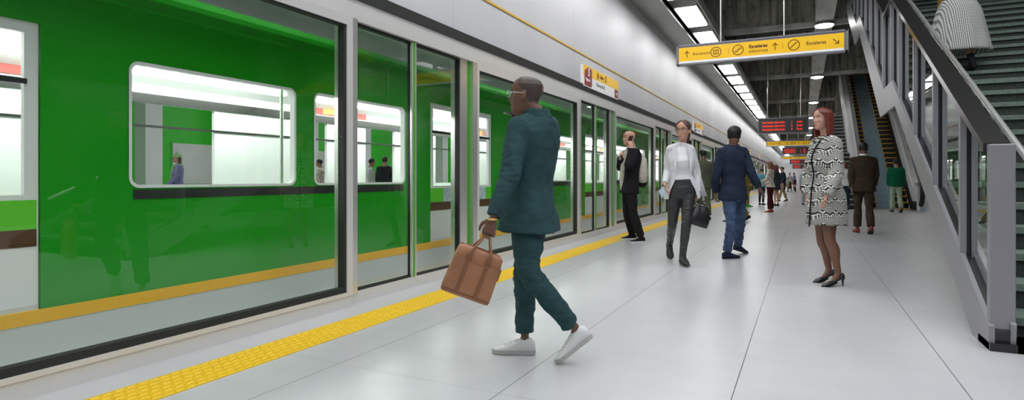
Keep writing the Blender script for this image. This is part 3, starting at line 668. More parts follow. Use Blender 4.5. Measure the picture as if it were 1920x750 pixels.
#      z      front   back   width
HEAD = [(-.118, .060, -.030, .018), (-.110, .074, .010, .036), (-.095, .080, .025, .047), (-.07, .083, .045, .055), (-.045, .084, .066, .061), (-.02, .084, .086, .066), (.01, .083, .099, .070),
        (.035, .087, .105, .073), (.06, .084, .103, .073), (.085, .070, .088, .063), (.102, .048, .064, .046), (.112, .022, .032, .022), (.115, .004, .006, .004)]
def ga(x, s): return math.exp(-(x/s)**2)
def head_xy(th, z, fem=False):
    yf, yb, w = interp(HEAD, z)
    if fem: w *= .95 if z > -.03 else (.95-.09*min(1, (-.03-z)/.05))
    s, c = math.sin(th), math.cos(th); k = .92
    x = w*math.copysign(abs(s)**k, s); y = (yf if c > 0 else yb)*math.copysign(abs(c)**k, c)
    if c > 0:
        ax = abs(x)
        if z > -.052: h = interp([(-.052, 0), (-.046, .012), (-.036, .026), (-.02, .021), (.0, .012), (.015, .006), (.03, .002), (.05, 0)], z)[0]
        else: h = 0
        y += h*(.8 if fem else 1)*ga(x, .009+.007*max(0, min(1, (.015-z)/.05)))
        y -= .0115*ga(ax-.031, .017)*ga(z-.006, .012); y += .0035*ga(z-.027, .008)*ga(ax-.028, .024)
        y += .006*ga(z+.066, .005)*ga(x, .020)+.0055*ga(z+.076, .005)*ga(x, .017)-.004*ga(z+.0705, .0022)*ga(x, .022)
        y += .006*ga(z+.102, .014)*ga(x, .018); y += .004*ga(ax-.043, .018)*ga(z+.022, .018); y -= .003*ga(ax-.04, .015)*ga(z+.06, .02)
    return x, y
class Frame:
    def __init__(s, c, fwd, up, sc): s.c = V3(c); s.z = V3(up).normalized(); f = V3(fwd); s.y = (f-s.z*f.dot(s.z)).normalized(); s.x = s.y.cross(s.z); s.s = sc
    def __call__(s, x, y, z): return s.c+(s.x*x+s.y*y+s.z*z)*s.s
    def inv(s, p): d = V3(p)-s.c; return d.dot(s.x)/s.s, d.dot(s.y)/s.s, d.dot(s.z)/s.s
def head_mb(mb, H, fem, ears=True):
    zs = [-.118+.233*i/46 for i in range(47)]; n = 56; vs = []
    for z in zs:
        for j in range(n): x, y = head_xy(2*PI*j/n, z, fem); vs.append(H(x, y, z))
    fs = [(i*n+j, (i+1)*n+j, (i+1)*n+(j+1) % n, i*n+(j+1) % n) for i in range(46) for j in range(n)]
    fs += [tuple(range(n)), tuple(46*n+j for j in range(n))[::-1]]; fs = [f[::-1] for f in fs]
    # orientation check
    a = vs[fs[0][0]]; nn = (vs[fs[0][1]]-a).cross(vs[fs[0][2]]-a)
    mb.add(vs, fs if nn.dot((a-H.c)) < 0 or True else fs)
    if ears:
        for s in (-1, 1):
            c = H(s*.076, -.008, -.012); mb.ell(c, (H.x*.008*s+H.y*-.003)*H.s, (H.y*.017-H.z*.003-H.x*.006*s)*H.s, H.z*.032*H.s, 12)
def hand_mb(mb, w, d, n, side, curl=.35, sc=1, spread=.0, thumb_in=0):
    """w wrist, d towards the fingers, n palm normal, side = thumb side"""
    w, d = V3(w), V3(d).normalized(); n = V3(n); n = (n-d*n.dot(d)).normalized(); s = d.cross(n); s = s if s.dot(V3(side)) > 0 else -s
    k = sc
    mb.loft([(w-d*.03*k, s*.024*k, n*.018*k), (w+d*.0*k, s*.025*k, n*.017*k), (w+d*.03*k, s*.034*k, n*.016*k), (w+d*.065*k, s*.041*k, n*.014*k), (w+d*.092*k, s*.040*k, n*.011*k), (w+d*.098*k, s*.034*k, n*.006*k)] if s.cross(n).dot(d) > 0 else
            [(w-d*.03*k, n*.018*k, s*.024*k), (w+d*.0*k, n*.017*k, s*.025*k), (w+d*.03*k, n*.016*k, s*.034*k), (w+d*.065*k, n*.014*k, s*.041*k), (w+d*.092*k, n*.011*k, s*.040*k), (w+d*.098*k, n*.006*k, s*.034*k)], 14, 2.4)
    for i, (off, L) in enumerate(((.032, .074), (.0108, .082), (-.0108, .076), (-.031, .060))):
        p = w+d*.086*k+s*off*k; a = 0; pts = [p-d*.02*k, p]; ang = curl*.8
        for seg in (.45, .32, .23):
            a += ang; dr = (d*math.cos(a)+n*math.sin(a)+s*(off*2.2*spread)).normalized(); p = p+dr*L*seg*k*1.0; pts.append(p); ang = curl*1.1
        mb.limb(pts, [.0095*k, .0092*k, .0085*k, .0078*k, .0066*k], 9, 3)
    p = w+d*.028*k+s*.026*k; d1 = (d*.55+s*.75+n*.35).normalized(); d2 = (d*.85+s*.35+n*(.4+thumb_in)).normalized(); d3 = (d*.9+s*.05+n*(.35+thumb_in)).normalized()
    mb.limb([p-d1*.02*k, p, p+d1*.034*k, p+d1*.034*k+d2*.030*k, p+d1*.034*k+d2*.03*k+d3*.024*k], [.015*k, .014*k, .0115*k, .010*k, .0075*k], 9, 3)
def tsec(J, f, prof, inf, fem):
    """torso section at height fraction f: centre, side half axis, front, back"""
    hp = (J['hL']+J['hR'])/2; sh = (J['sL']+J['sR'])/2; S = J['S']; up = (sh-hp).normalized()
    fc = max(0, min(1, f)); sd = (J['hR']-J['hL']).normalized().lerp((J['sR']-J['sL']).normalized(), fc); sd = (sd-up*sd.dot(up)).normalized(); fw = up.cross(sd)
    a, b, yo = interp(prof, f); c = hp+(sh-hp)*f+fw*yo*S
    return c, sd*(a*S+inf), fw*(b*S+inf), up
MALE = [(-.5, .17, .115, 0), (-.1, .172, .118, 0), (.0, .172, .118, 0), (.2, .160, .108, .0), (.38, .155, .102, 0), (.6, .170, .112, 0), (.8, .190, .118, -.005), (.93, .192, .105, -.012), (1.0, .172, .09, -.02), (1.06, .13, .076, -.025), (1.12, .082, .064, -.028), (1.18, .055, .055, -.03)]
FEM = [(-.5, .17, .115, 0), (-.1, .172, .122, -.01), (.0, .168, .12, -.01), (.2, .140, .098, .0), (.38, .122, .086, 0), (.6, .140, .108, .012), (.72, .148, .115, .015), (.85, .158, .096, -.002), (.94, .158, .086, -.01), (1.01, .135, .072, -.018), (1.07, .09, .06, -.022), (1.13, .055, .05, -.025), (1.19, .042, .042, -.025)]
def torso(mb, J, f0, f1, inf, flare=0, k=12, ex=2.3):
    fem = J.get('fem'); prof = FEM if fem else MALE; secs = []
    for i in range(k+1):
        f = f0+(f1-f0)*i/k; c, a, b, up = tsec(J, f, prof, inf+(flare*max(0, (.25-f)/.5)), fem); secs.append((c, a, b))
    if secs[0][1].cross(secs[0][2]).dot(secs[-1][0]-secs[0][0]) < 0: secs = [(c, b, a) for c, a, b in secs]
    mb.loft(secs, 28, ex)
def folds(J, amp, fz=22, joints=()):
    S = J['S']; off = V3((J['hL'].x*3, 1.3, 0)); js = [V3(j) for j in joints]
    def d(p):
        q = V3((p.x*7, p.y*7, p.z*fz*.6))+off; a = noise.noise(q); b = noise.noise(V3((p.x*16, p.y*16, p.z*34))+off)
        k = 1
        for j in js: k += 1.8*math.exp(-((p-j).length/.11)**2)
        return amp*(a*1.1+(.5-abs(b))*.55*k-.1)
    return d
def shoe_mb(J, sd, kind):
    S = J['S']; a = J['a'+sd]; f = J['f'+sd].normalized(); up0 = V3((0, 0, 1)); s = f.cross(up0).normalized(); u = s.cross(f).normalized(); L = .275*S*(.92 if J.get('fem') else 1)
    heel = .0 if kind != 'heels' else .085
    up = MB(); o = a-u*.085*S
    if kind in ('heels', 'ankle_boot') : o = a-u*.075*S
    def prof(rows): # x along, halfwidth, zbottom, ztop
        secs = []
        for x, w, zb, zt in rows: secs.append((o+f*x*S+u*(zb+zt)/2*S, s*w*S, u*(zt-zb)/2*S))
        if secs[0][1].cross(secs[0][2]).dot(f) < 0: secs = [(c, b, a_) for c, a_, b in secs]
        return secs
    k = L/(.275*S)
    if kind == 'heels':
        # foot slopes down from raised heel: u,f already tilted by caller
        rows = [(-.055, .012, .01, .05), (-.045, .026, .004, .060), (-.02, .030, .002, .052), (.03, .027, .0, .036), (.08, .031, .0, .030), (.13, .037, .0, .034), (.17, .034, .001, .030), (.205, .020, .003, .020), (.222, .006, .006, .013)]
        up.loft(prof(rows), 20, 2.3)
    elif kind == 'ankle_boot':
        rows = [(-.058, .014, .015, .07), (-.05, .030, .004, .085), (-.02, .036, .002, .10), (.03, .036, .0, .09), (.075, .038, .0, .06), (.12, .040, .0, .046), (.16, .034, .001, .036), (.2, .018, .004, .024), (.215, .005, .008, .015)]
        up.loft([(c, x_, y_) for c, x_, y_ in prof(rows)], 20, 2.3)
        sh_d = (J['k'+sd]-a).normalized(); up.limb([a-u*.035*S+f*.005, a+sh_d*.03*S, a+sh_d*.12*S], [.042*S, .043*S, .046*S], 18, 4, None, False)
    else:
        hi = .012 if kind == 'sneaker' else 0
        rows = [(-.068*k, .014, .02, .065), (-.062*k, .030, .01, .082), (-.035*k, .038, .006, .094+hi), (.01, .040, .005, .094+hi), (.05, .041, .004, .083+hi*.5), (.09*k, .044, .004, .066+hi*.3), (.135*k, .047, .004, .050), (.17*k, .044, .005, .042), (.195*k, .033, .007, .034), (.208*k, .012, .012, .026)]
        up.loft(prof(rows), 22, 2.4)
    sole = MB(); pts = []
    wr = [(-.07*k, .012), (-.062*k, .028), (-.03, .038), (.03, .037), (.08*k, .043), (.135*k, .049), (.175*k, .045), (.2*k, .030), (.214*k, .008)]
    if kind == 'heels': wr = [(.05, .022), (.09, .032), (.13, .038), (.17, .035), (.205, .021), (.224, .005)]
    zb = -.012 if kind in ('heels', 'ankle_boot') else -.0
    base = [o+f*x*S-s*w*S+u*zb*S for x, w in wr]+[o+f*x*S+s*w*S+u*zb*S for x, w in wr[::-1]]
    sole.prism(base, u*(.026 if kind == 'sneaker' else .014)*S)
    if kind == 'heels':
        hp = o-f*.042*S+u*.01*S; g = V3((hp.x, hp.y, .0))-f.cross(up0).cross(up0)*0; gz = hp.z; fl = V3((f.x, f.y, 0)).normalized()
        sole.limb([hp+u*.01, V3((hp.x, hp.y, hp.z*.5))+fl*.008, V3((hp.x, hp.y, J.get('zf', 0)+.004))+fl*.004], [.022*S, .009*S, .006*S], 10, 4, None, False)
    if kind == 'ankle_boot':
        hc = o-f*.035*S; sole.loft([(hc-u*.05*S, f*.022*S, s*.022*S), (hc+u*.006*S, f*.030*S, s*.032*S)] if f.cross(s).dot(u) > 0 else [(hc-u*.05*S, s*.022*S, f*.022*S), (hc+u*.006*S, s*.032*S, f*.03*S)], 14, 2.6)
    return up, sole, o, f, u, s
def strand(amp, k):
    return lambda t, ri: amp*math.sin(k*t+ri*.35)+amp*.6*math.sin(k*2.3*t-ri*.2+1)
def hair_rows(H, rows):
    S = H.s; return [(H(0, yo, z), H.x*w*S, H.y*fr*S, -H.y*bk*S, th0) + ((tk*S,) if tk else ()) for z, w, fr, bk, th0, yo, tk in rows]
def scalp_rows(H, off, opening, z0, z1, k=22):
    rows = []
    for i in range(k+1):
        z = z1+(z0-z1)*(i/k); yf, yb, w = interp(HEAD, z); e = off*(1 if z > -.02 else max(.3, 1+(z+.02)*8)); dz = off*max(0, (z-.085)/.03)
        rows.append((z+dz, w+e, yf+e, yb+e, opening(z), 0, max(.006, off+.002)))
    return hair_rows(H, rows)
def make_hair(root, H, kind, m):
    mb = MB()
    if kind == 'buzz':
        op = lambda z: .0 if z > .098 else interp([(-.06, 2.3), (-.02, 1.9), (.01, 1.72), (.03, 1.35), (.06, 1.0), (.085, .75), (.098, .3)], z)[0]
        mb.arc(scalp_rows(H, .0025, op, -.065, .1149), 48)
    elif kind == 'short':
        op = lambda z: .0 if z > .096 else interp([(-.07, 2.5), (-.03, 2.0), (.005, 1.75), (.02, 1.3), (.05, .95), (.08, .45), (.096, .15)], z)[0]
        mb.arc(scalp_rows(H, .012, op, -.065, .1149), 48, rip=strand(.012, 17))
    elif kind == 'cap':
        mb.arc(scalp_rows(H, .013, lambda z: .0 if z > .05 else interp([(-.055, 2.2), (-.01, 1.85), (.02, 1.5), (.05, .6)], z)[0], -.05, .1149), 48)
    elif kind == 'bob':
        op = lambda z: .0 if z > .104 else interp([(-.2, 1.45), (-.1, 1.35), (-.03, 1.22), (.02, 1.1), (.05, .85), (.08, .4), (.104, .08)], z)[0]
        rows = []
        for i in range(34):
            z = .124-.315*i/33
            w, f_, b_ = interp([(-.23, .062, .02, .070), (-.2, .088, .030, .098), (-.15, .103, .045, .120), (-.09, .100, .058, .125), (-.03, .094, .070, .125), (.02, .091, .090, .125), (.06, .086, .098, .118), (.09, .070, .082, .098), (.11, .045, .050, .065), (.12, .02, .024, .03), (.124, .003, .004, .004)], z)
            rows.append((z, w, f_, b_, op(z), -.003, .022))
        mb.arc(hair_rows(H, rows), 64, rip=strand(.022, 21))
    elif kind in ('ponytail', 'bun'):
        op = lambda z: .0 if z > .106 else interp([(-.06, 2.0), (-.02, 1.7), (.01, 1.5), (.04, 1.1), (.07, .72), (.09, .42), (.106, .1)], z)[0]
        mb.arc(scalp_rows(H, .011, op, -.06, .1149), 56, rip=strand(.012, 26))
        if kind == 'ponytail': mb.limb([H(0, -.105, .055), H(.0, -.135, .05), H(.012, -.148, -.02), H(.02, -.135, -.12), H(.03, -.12, -.2), H(.03, -.11, -.27)], [v*H.s for v in (.02, .028, .036, .034, .024, .008)], 16, 5)
        else: mb.ell(H(0, -.115, .05), H.x*.035*H.s, H.y*.03*H.s, H.z*.035*H.s)
    elif kind == 'long':
        op = lambda z: .0 if z > .104 else interp([(-.3, 1.5), (-.03, 1.3), (.02, 1.15), (.05, .85), (.08, .4), (.104, .08)], z)[0]
        rows = []
        for i in range(26):
            z = .124-.40*i/25
            w, f_, b_ = interp([(-.28, .07, .02, .09), (-.2, .09, .03, .11), (-.09, .095, .05, .12), (-.03, .09, .07, .12), (.02, .09, .09, .12), (.06, .085, .097, .116), (.09, .07, .08, .096), (.11, .045, .05, .065), (.124, .003, .004, .004)], z)
            rows.append((z, w, f_, b_, op(z), 0, .02))
        mb.arc(hair_rows(H, rows), 48, rip=strand(.02, 17))
    elif kind == 'beanie':
        mb.arc(scalp_rows(H, .02, lambda z: 0, .03, .1149), 40, rip=strand(.015, 30)); mb.ell(H(0, -.01, .15), H.x*.03*H.s, H.y*.03*H.s, H.z*.03*H.s)
        o = build(mb, 'knitted_hat', 'mint_knit', root, 'all'); mb = MB()
        mb.arc(hair_rows(H, [(z, .088, .06, .11, 1.95, 0, .02) for z in (.04, 0, -.06, -.13, -.19)]), 40, rip=strand(.02, 15))
    return build(mb, 'hair', m, root, 'all')
def paint_body(me, H, lip, scalp=None, legs=None, zleg=0):
    """material regions of the skin: lips, cropped scalp, stockinged legs"""
    mi = []
    for p in me.polygons:
        x, y, z = H.inv(p.center); k = 0
        if -.1 < y < .12 and abs(x) < .1 and -.14 < z < .13:
            if scalp:
                th = abs(math.atan2(x, y)); lim = interp([(-.07, 2.35), (-.02, 1.95), (.01, 1.75), (.03, 1.45), (.06, 1.12), (.085, .9), (.1, .55), (.112, 0)], z)[0]
                if th > lim and z > -.03-.02*(y < -.03) and abs(x) < .079: k = 2
        if legs and p.center.z < zleg: k = 3
        mi.append(k)
    me.polygons.foreach_set('material_index', mi)
def person(label, J, look, group=None, cat='person'):
    S = J['S']; fem = J.get('fem', False); lo = min(J['aL'].z, J['aR'].z); base = (J['aL']+J['aR'])/2; base.z = J.get('zf', 0)
    r = empty('person', base, label, cat, group)
    vx = look.get('voxel', .005); skin = look['skin']; hs = look.get('hs', 1)*S
    H = Frame(J['hc'], J['hf'], J.get('hup', (0, 0, 1)), hs); fine = vx < .007; mid_ = vx < .014
    b = MB(); head_mb(b, H, fem, mid_)
    nb = (J['sL']+J['sR'])/2; up = (nb-(J['hL']+J['hR'])/2).normalized(); nr = (.051 if fem else .064)*S
    b.limb([nb+up*.0, nb+up*.05*S-H.y*.015*S, H(0, -.025, -.06), H(0, -.015, 0)], [nr*1.04, nr*1.0, nr*.95, nr*.9], 16)
    torso(b, J, -.12, 1.12, -.018)
    for sd in 'LR':
        s, e, w = J['s'+sd], J['e'+sd], J['w'+sd]; k = .85 if fem else 1
        b.limb([s, (s+e)/2, e, (e+w)/2, w], [.048*S*k, .043*S*k, .036*S*k, .033*S*k, .024*S*k], 12)
        d, n_, t_ = J['hd'+sd]; hand_mb(b, w, d, n_, t_, J.get('curl'+sd, .35), S*.95*(.9 if fem else 1)*max(1, vx/.008*.75 if not mid_ else 1))
        h, kn, a = J['h'+sd], J['k'+sd], J['a'+sd]; calf = kn.lerp(a, .3); bk = -(up.cross((J['hR']-J['hL'])).normalized())*.018*S
        bare = look.get('bare'); q = 1 if bare else .8
        b.limb([h, h.lerp(kn, .5), kn, calf+bk, kn.lerp(a, .7)+bk*.3, a+V3((0, 0, .02*S))], [v*S*q for v in (.085, .072, .054, .055, .038, .033)], 14)
        f = J['f'+sd].normalized(); fu = f.cross(UP).normalized().cross(f).normalized(); b.limb([a, a+f*.045*S-fu*.036*S, a+f*.115*S-fu*.058*S], [v*S for v in (.032, .026, .016)], 10, 3)
    me = fuse(b, vx, 2 if fine else 1)
    mats = [skin, look.get('lip', 'lip_light' if skin in ('skin_light', 'skin_tan') else 'lip_dark'), look.get('scalp', skin), look.get('leg', skin)]
    paint_body(me, H, True, look.get('scalp'), look.get('leg'), look.get('zleg', 0)); put(me, 'body', mats, r, 'all')
    if mid_:
        for s in (-1, 1):
            x, y = head_xy(math.asin(.031/.070), .006, fem); c = H(s*.031, y-.0075, .006); e = MB(); R = .0118*hs
            g = [math.radians(q) for q in (-89, -60, -30, 0, 25, 45, 58, 62, 75, 89)]
            fa = H.y; e.loft([(c+fa*R*math.sin(q), H.z*R*math.cos(q), H.x*R*math.cos(q)) for q in g], 16)
            e.m = [1 if (i//16) >= 7 else 0 for i in range(len(e.f))]; e.m[-1] = 1; e.m[-2] = 0
            build(e, 'eye', ['eye_white', 'iris'], r, 'all')
            if fem:
                ls = MB(); pts = []
                for q in range(6):
                    xx = .017+.0055*q; x, y = head_xy(math.asin(min(.98, xx/.07)), .012, fem); pts.append(H(s*xx, y+.004-.0045*abs(q-2)/3, .0125+.004*math.sin(PI*(q+.5)/6)))
                ls.limb(pts, [v*hs for v in (.001, .002, .0022, .0022, .002, .001)], 6, 2); build(ls, 'eyelash', 'hair_black', r, 'all')
            eb = MB(); pts = []
            for q in range(5):
                xx = .014+.009*q; th = math.asin(min(.98, xx/.074)); x, y = head_xy(th, .03, fem); pts.append(H(s*xx, y+.001, .026+.007*math.sin(PI*q/5.2)))
            eb.limb(pts, [v*hs*(.6 if fem else 1) for v in (.0028, .0035, .0033, .0028, .0015)], 8, 2); build(eb, 'eyebrow', look.get('brow', look.get('hairmat', 'hair_black')), r, 'all')
        lp = MB()
        for zz, rr_, wd in ((-.0665, .0036, .020), (-.0755, .0044, .017)):
            pts = []
            for q in range(7):
                xx = -wd+wd*2*q/6; y = head_xy(math.asin(max(-.98, min(.98, xx/.054))), zz, fem)[1]; pts.append(H(xx, y-.0022, zz+(.0715+zz)*-.25*abs(q-3)/3*1.6))
            lp.limb(pts, [v*rr_*hs for v in (.3, .75, 1, .92 if rr_ < .004 else 1, 1, .75, .3)], 8, 3)
        build(lp, 'lips', mats[1], r, 'all')
    if look.get('hair'): make_hair(r, H, look['hair'], look['hairmat'])
    if look.get('glasses'):
        g = MB(); gm = look['glasses']; yy = .098
        for s in (-1, 1):
            cc = [H(s*(.033+.025*math.cos(t)), yy-.006*abs(math.cos(t)) if s*math.cos(t) > 0 else yy, .002+.020*math.sin(t)) for t in [2*PI*i/22 for i in range(22)]]
            for i in range(22): g.cyl(cc[i], cc[(i+1) % 22], .0016*hs, 6)
            g.limb([H(s*.058, yy-.006, .008), H(s*.074, .06, .008), H(s*.078, .0, .004), H(s*.076, -.012, -.004)], [.0015*hs]*4, 6, 3)
        g.limb([H(-.009, yy, .006), H(0, yy+.003, .009), H(.009, yy, .006)], [.0016*hs]*3, 6, 3)
        o = build(g, 'glasses', gm, r, 'all'); ln = MB()
        for s in (-1, 1): ln.add([H(s*(.033+.024*math.cos(t)), yy-.002, .002+.019*math.sin(t)) for t in [2*PI*i/22 for i in range(22)]], [tuple(range(22))])
        build(ln, 'lens', 'lens_glass', o)
    gv = max(.0065, vx*1.15)
    def legs_mb(mb, infl, end, hem):
        for sd in 'LR':
            h, kn, a = J['h'+sd], J['k'+sd], J['a'+sd]; e = kn.lerp(a, end); cf = kn.lerp(a, end*.45); w_ = 1 if not fem else .95
            th_ = h.lerp(kn, .45)
            mb.limb([h, th_, kn, cf, e], [(.092*w_)*S+infl, .080*w_*S+infl, .058*S+infl, (.052*S+infl+hem)/2+.01*S if hem > .06 else .054*S+infl, hem*S], 20, 5, None, False)
    t = look.get('trousers')
    if t:
        mb = MB(); torso(mb, J, -.08, t.get('waist', .14), t.get('infl', .008), 0, 6); hq = (J['hL']+J['hR'])/2; mb.ell(hq-UP*.03*S, (J['hR']-J['hL']).normalized()*(.155*S), UP.cross((J['hR']-J['hL']).normalized())*.112*S, UP*.115*S, 20); legs_mb(mb, t.get('infl', .008), t.get('end', .93), t.get('hem', .062))
        me = fuse(mb, gv, 7 if mid_ else 3, folds(J, t.get('fold', .005)*(1 if mid_ else 0), t.get('fz', 22), (J['kL'], J['kR'], J['hL'], J['hR'])) if mid_ else None); o = put(me, 'trousers', t['m'], r, 'all')
        if t.get('label'): o['label'] = t['label']
    tp = look.get('top')
    if tp:
        mb = MB(); f0 = tp.get('f0', -.32); inf = tp.get('infl', .014); torso(mb, J, f0, tp.get('f1', 1.13), inf, tp.get('flare', .02), 16)
        if tp.get('sleeves', True):
            for sd in 'LR':
                s, e, w = J['s'+sd], J['e'+sd], J['w'+sd]; q = .88 if fem else 1; en = tp.get('sleeve_end', .95)
                rs_ = .050*S*q+inf; nb0 = (J['sL']+J['sR'])/2; up0 = (nb0-(J['hL']+J['hR'])/2).normalized(); mb.limb([nb0+up0*.045*S+(s-nb0)*.15, nb0.lerp(s, .6)+up0*.022*S, s], [.050*S+inf*.6, .050*S+inf*.8, .048*S+inf], 16, 4); mb.ell(s+(s-e).normalized()*.004, V3((rs_, 0, 0)), V3((0, rs_, 0)), V3((0, 0, rs_)), 18)
                if en >= .6: mb.limb([s-(e-s)*.02, s.lerp(e, .5), e, e.lerp(w, .5*en), e.lerp(w, en)], [(.052*S*q+inf), .050*S*q+inf, .042*S*q+inf, .038*S*q+inf*.9, (.033*S*q+inf*.8)], 18, 5, None, False)
                else: mb.limb([s, s.lerp(e, .5), s.lerp(e, .85)], [.06*S*q+inf, .05*S*q+inf, .046*S*q+inf], 16, 5, None, False)
        me = fuse(mb, gv, 7 if mid_ else 2, folds(J, tp.get('fold', .004), 16, (J['eL'], J['eR'])) if mid_ else None); o = put(me, tp.get('name', 'jacket'), tp['m'], r, 'all')
        if tp.get('label'): o['label'] = tp['label']
    if look.get('open_jacket'):
        oj = look['open_jacket']; mb = MB(); rows = []; inf = oj.get('infl', .018); prof = FEM if fem else MALE
        for i in range(20):
            f = 1.12+(oj['f0']-1.12)*i/19; c, a, bb, up_ = tsec(J, f, prof, inf+oj.get('flare', .03)*max(0, (.4-f)/.6), fem)
            rows.append((c, a, bb, -bb, interp([(oj['f0'], oj['open'][1]), (.4, oj['open'][0]), (.95, oj['open'][0]*.9), (1.12, .9)], f)[0], .016))
        mb.arc(rows, 52, rip=lambda t, ri: .03*math.sin(9*t+.3)*max(0, ri-9)/10)
        for sd in 'LR':
            s, e, w = J['s'+sd], J['e'+sd], J['w'+sd]; q = .88 if fem else 1; en = .93; rs_ = .047*S*q+inf; nb0 = (J['sL']+J['sR'])/2; up0 = (nb0-(J['hL']+J['hR'])/2).normalized(); mb.limb([nb0+up0*.04*S+(s-nb0)*.35, nb0.lerp(s, .7)+up0*.02*S, s], [.040*S+inf*.6, .044*S+inf*.8, .045*S+inf], 16, 4); mb.ell(s, V3((rs_, 0, 0)), V3((0, rs_, 0)), V3((0, 0, rs_)), 18)
            mb.limb([s, s.lerp(e, .5), e, e.lerp(w, .5*en), e.lerp(w, en)], [.049*S*q+inf, .046*S*q+inf, .042*S*q+inf, .038*S*q+inf*.9, .034*S*q+inf*.8], 18, 5, None, False)
        me = fuse(mb, gv, 4, folds(J, .003, 16, (J['eL'], J['eR']))); put(me, 'jacket', oj['m'], r, 'all')
    sk = look.get('skirt')
    if sk:
        mb = MB(); secs = []; prof = FEM; n = 64; k = 18; rows = []
        for i in range(k+1):
            f = sk['f1']+(sk['f0']-sk['f1'])*i/k; q = i/k; c, a, bb, up_ = tsec(J, max(f, -.1), prof, sk.get('infl', .015)+sk['flare']*q, fem)
            hp = (J['hL']+J['hR'])/2
            if f < -.1: c = tsec(J, -.1, prof, 0, fem)[0]+((J['sL']+J['sR'])/2-hp)*(f+.1)*V3((0, 0, 1)).z; c = V3((c.x, c.y, hp.z+(((J['sL']+J['sR'])/2-hp).length)*f))
            c = c+V3(sk.get('drift', (0, 0, 0)))*q
            rows.append((c, a, bb, -bb, 0.0001, .012))
        mb.arc(rows, n, rip=lambda t, ri: sk['rip']*(math.sin(sk['k']*t)+.5*math.sin(sk['k']*1.7*t+2))*(ri/k)**1.2)
        o = build(mb, sk.get('name', 'skirt'), sk['m'], r, 'all')
    for (cm, rad, z0, z1, opn, tilt) in look.get('collars', ()):
        c0 = nb+up*(z0*S)-up.cross((J['sR']-J['sL']).normalized())*.018*S; sd_ = (J['sR']-J['sL']).normalized(); fw = up.cross(sd_)
        mb = MB(); rows = []
        for q in range(5): t = q/4; rows.append((c0+up*(z1-z0)*S*t+fw*.012*t*S, sd_*(rad[0]*(1-t)+rad[1]*t)*S, fw*(rad[0]*(1-t)+rad[1]*t)*S*1.0, -fw*(rad[0]*(1-t)+rad[1]*t)*S*.95, opn, .008))
        mb.arc(rows, 36); build(mb, 'collar', cm, r, 'all')
    sh = look.get('shoes')
    if sh:
        for sd in 'LR':
            u_, s_, o_, f_, uu, ss = shoe_mb(J, sd, sh['kind']); o = build(u_, 'shoe', sh['m'], r, 'all'); build(s_, 'heel' if sh['kind'] == 'heels' else 'sole', sh.get('sole', sh['m']), o)
            if sh['kind'] == 'sneaker' and fine:
                lc = MB()
                for q in range(5): c = o_+f_*(.055+.018*q)*S+uu*(.0905-.0078*q)*S; lc.limb([c-ss*.020*S-uu*.006, c+uu*.002*S, c+ss*.020*S-uu*.006], [.0032]*3, 6, 3)
                build(lc, 'laces', sh.get('lace', sh['m']), o, 'all')
    return r, H
def J0(**k): k.setdefault('S', 1); return k
def pose(pos, yaw, Ht, fem=False, stride=0.0, knee=(.05, .05), arms=((.1, .15), (-.05, .15)), head=(0, 0), lean=0, hand_in=0, zf=0, spread=.09):
    """template: yaw = heading in radians, stride>0 puts the left leg forward"""
    S = Ht/1.8; fw = V3((math.cos(yaw), math.sin(yaw), 0)); rt = V3((math.sin(yaw), -math.cos(yaw), 0)); J = dict(S=S, fem=fem, zf=zf)
    def L(x, y, z): return rt*x*S+fw*y*S+UP*z*S
    hz = .93; sw = .155 if fem else .175
    for sd, sg, th, kn in (('L', -1, stride, knee[0]), ('R', 1, -stride, knee[1])):
        h = L(sg*spread, 0, hz); k = h+L(0, math.sin(th)*.43, -math.cos(th)*.43); a2 = th-kn; a = k+L(sg*.005, math.sin(a2)*.42, -math.cos(a2)*.42)
        J['h'+sd], J['k'+sd], J['a'+sd] = h, k, a; pt = min(0, a2*.9+(.25 if th > 0 and stride else 0)) if stride else 0; J['f'+sd] = (fw+rt*sg*.12)*math.cos(pt)+UP*math.sin(pt)
        if stride and th < 0: J['f'+sd] = fw*math.cos(a2*.8)+UP*math.sin(a2*.8)
        s = L(sg*sw, -.01+lean, 1.44); J['s'+sd] = s
    for sd, sg, (u, e) in (('L', -1, arms[0]), ('R', 1, arms[1])):
        s = J['s'+sd]; J['e'+sd] = s+L(sg*.045, math.sin(u)*.28, -math.cos(u)*.28); J['w'+sd] = J['e'+sd]+L(-sg*.01, math.sin(u+e)*.255, -math.cos(u+e)*.255)
        d = J['w'+sd]-J['e'+sd]; J['hd'+sd] = (d, rt*(-sg), fw)
    J['hc'] = L(0, .03+lean, 1.683); hy = yaw+head[0]; J['hf'] = V3((math.cos(hy), math.sin(hy), head[1]))
    mn = min(J[q].z-(.085*S if J['f'+q[1]].z > -.2 else .085*S+.14*S*(-J['f'+q[1]].z)) for q in ('aL', 'aR')); sh = V3((pos[0], pos[1], zf-mn))
    for q, v in J.items():
        if isinstance(v, Vector) and q not in ('fL', 'fR', 'hf'): J[q] = v+sh
    return J
def local_z(): pass
def hdir(a, b): return V3(b)-V3(a)
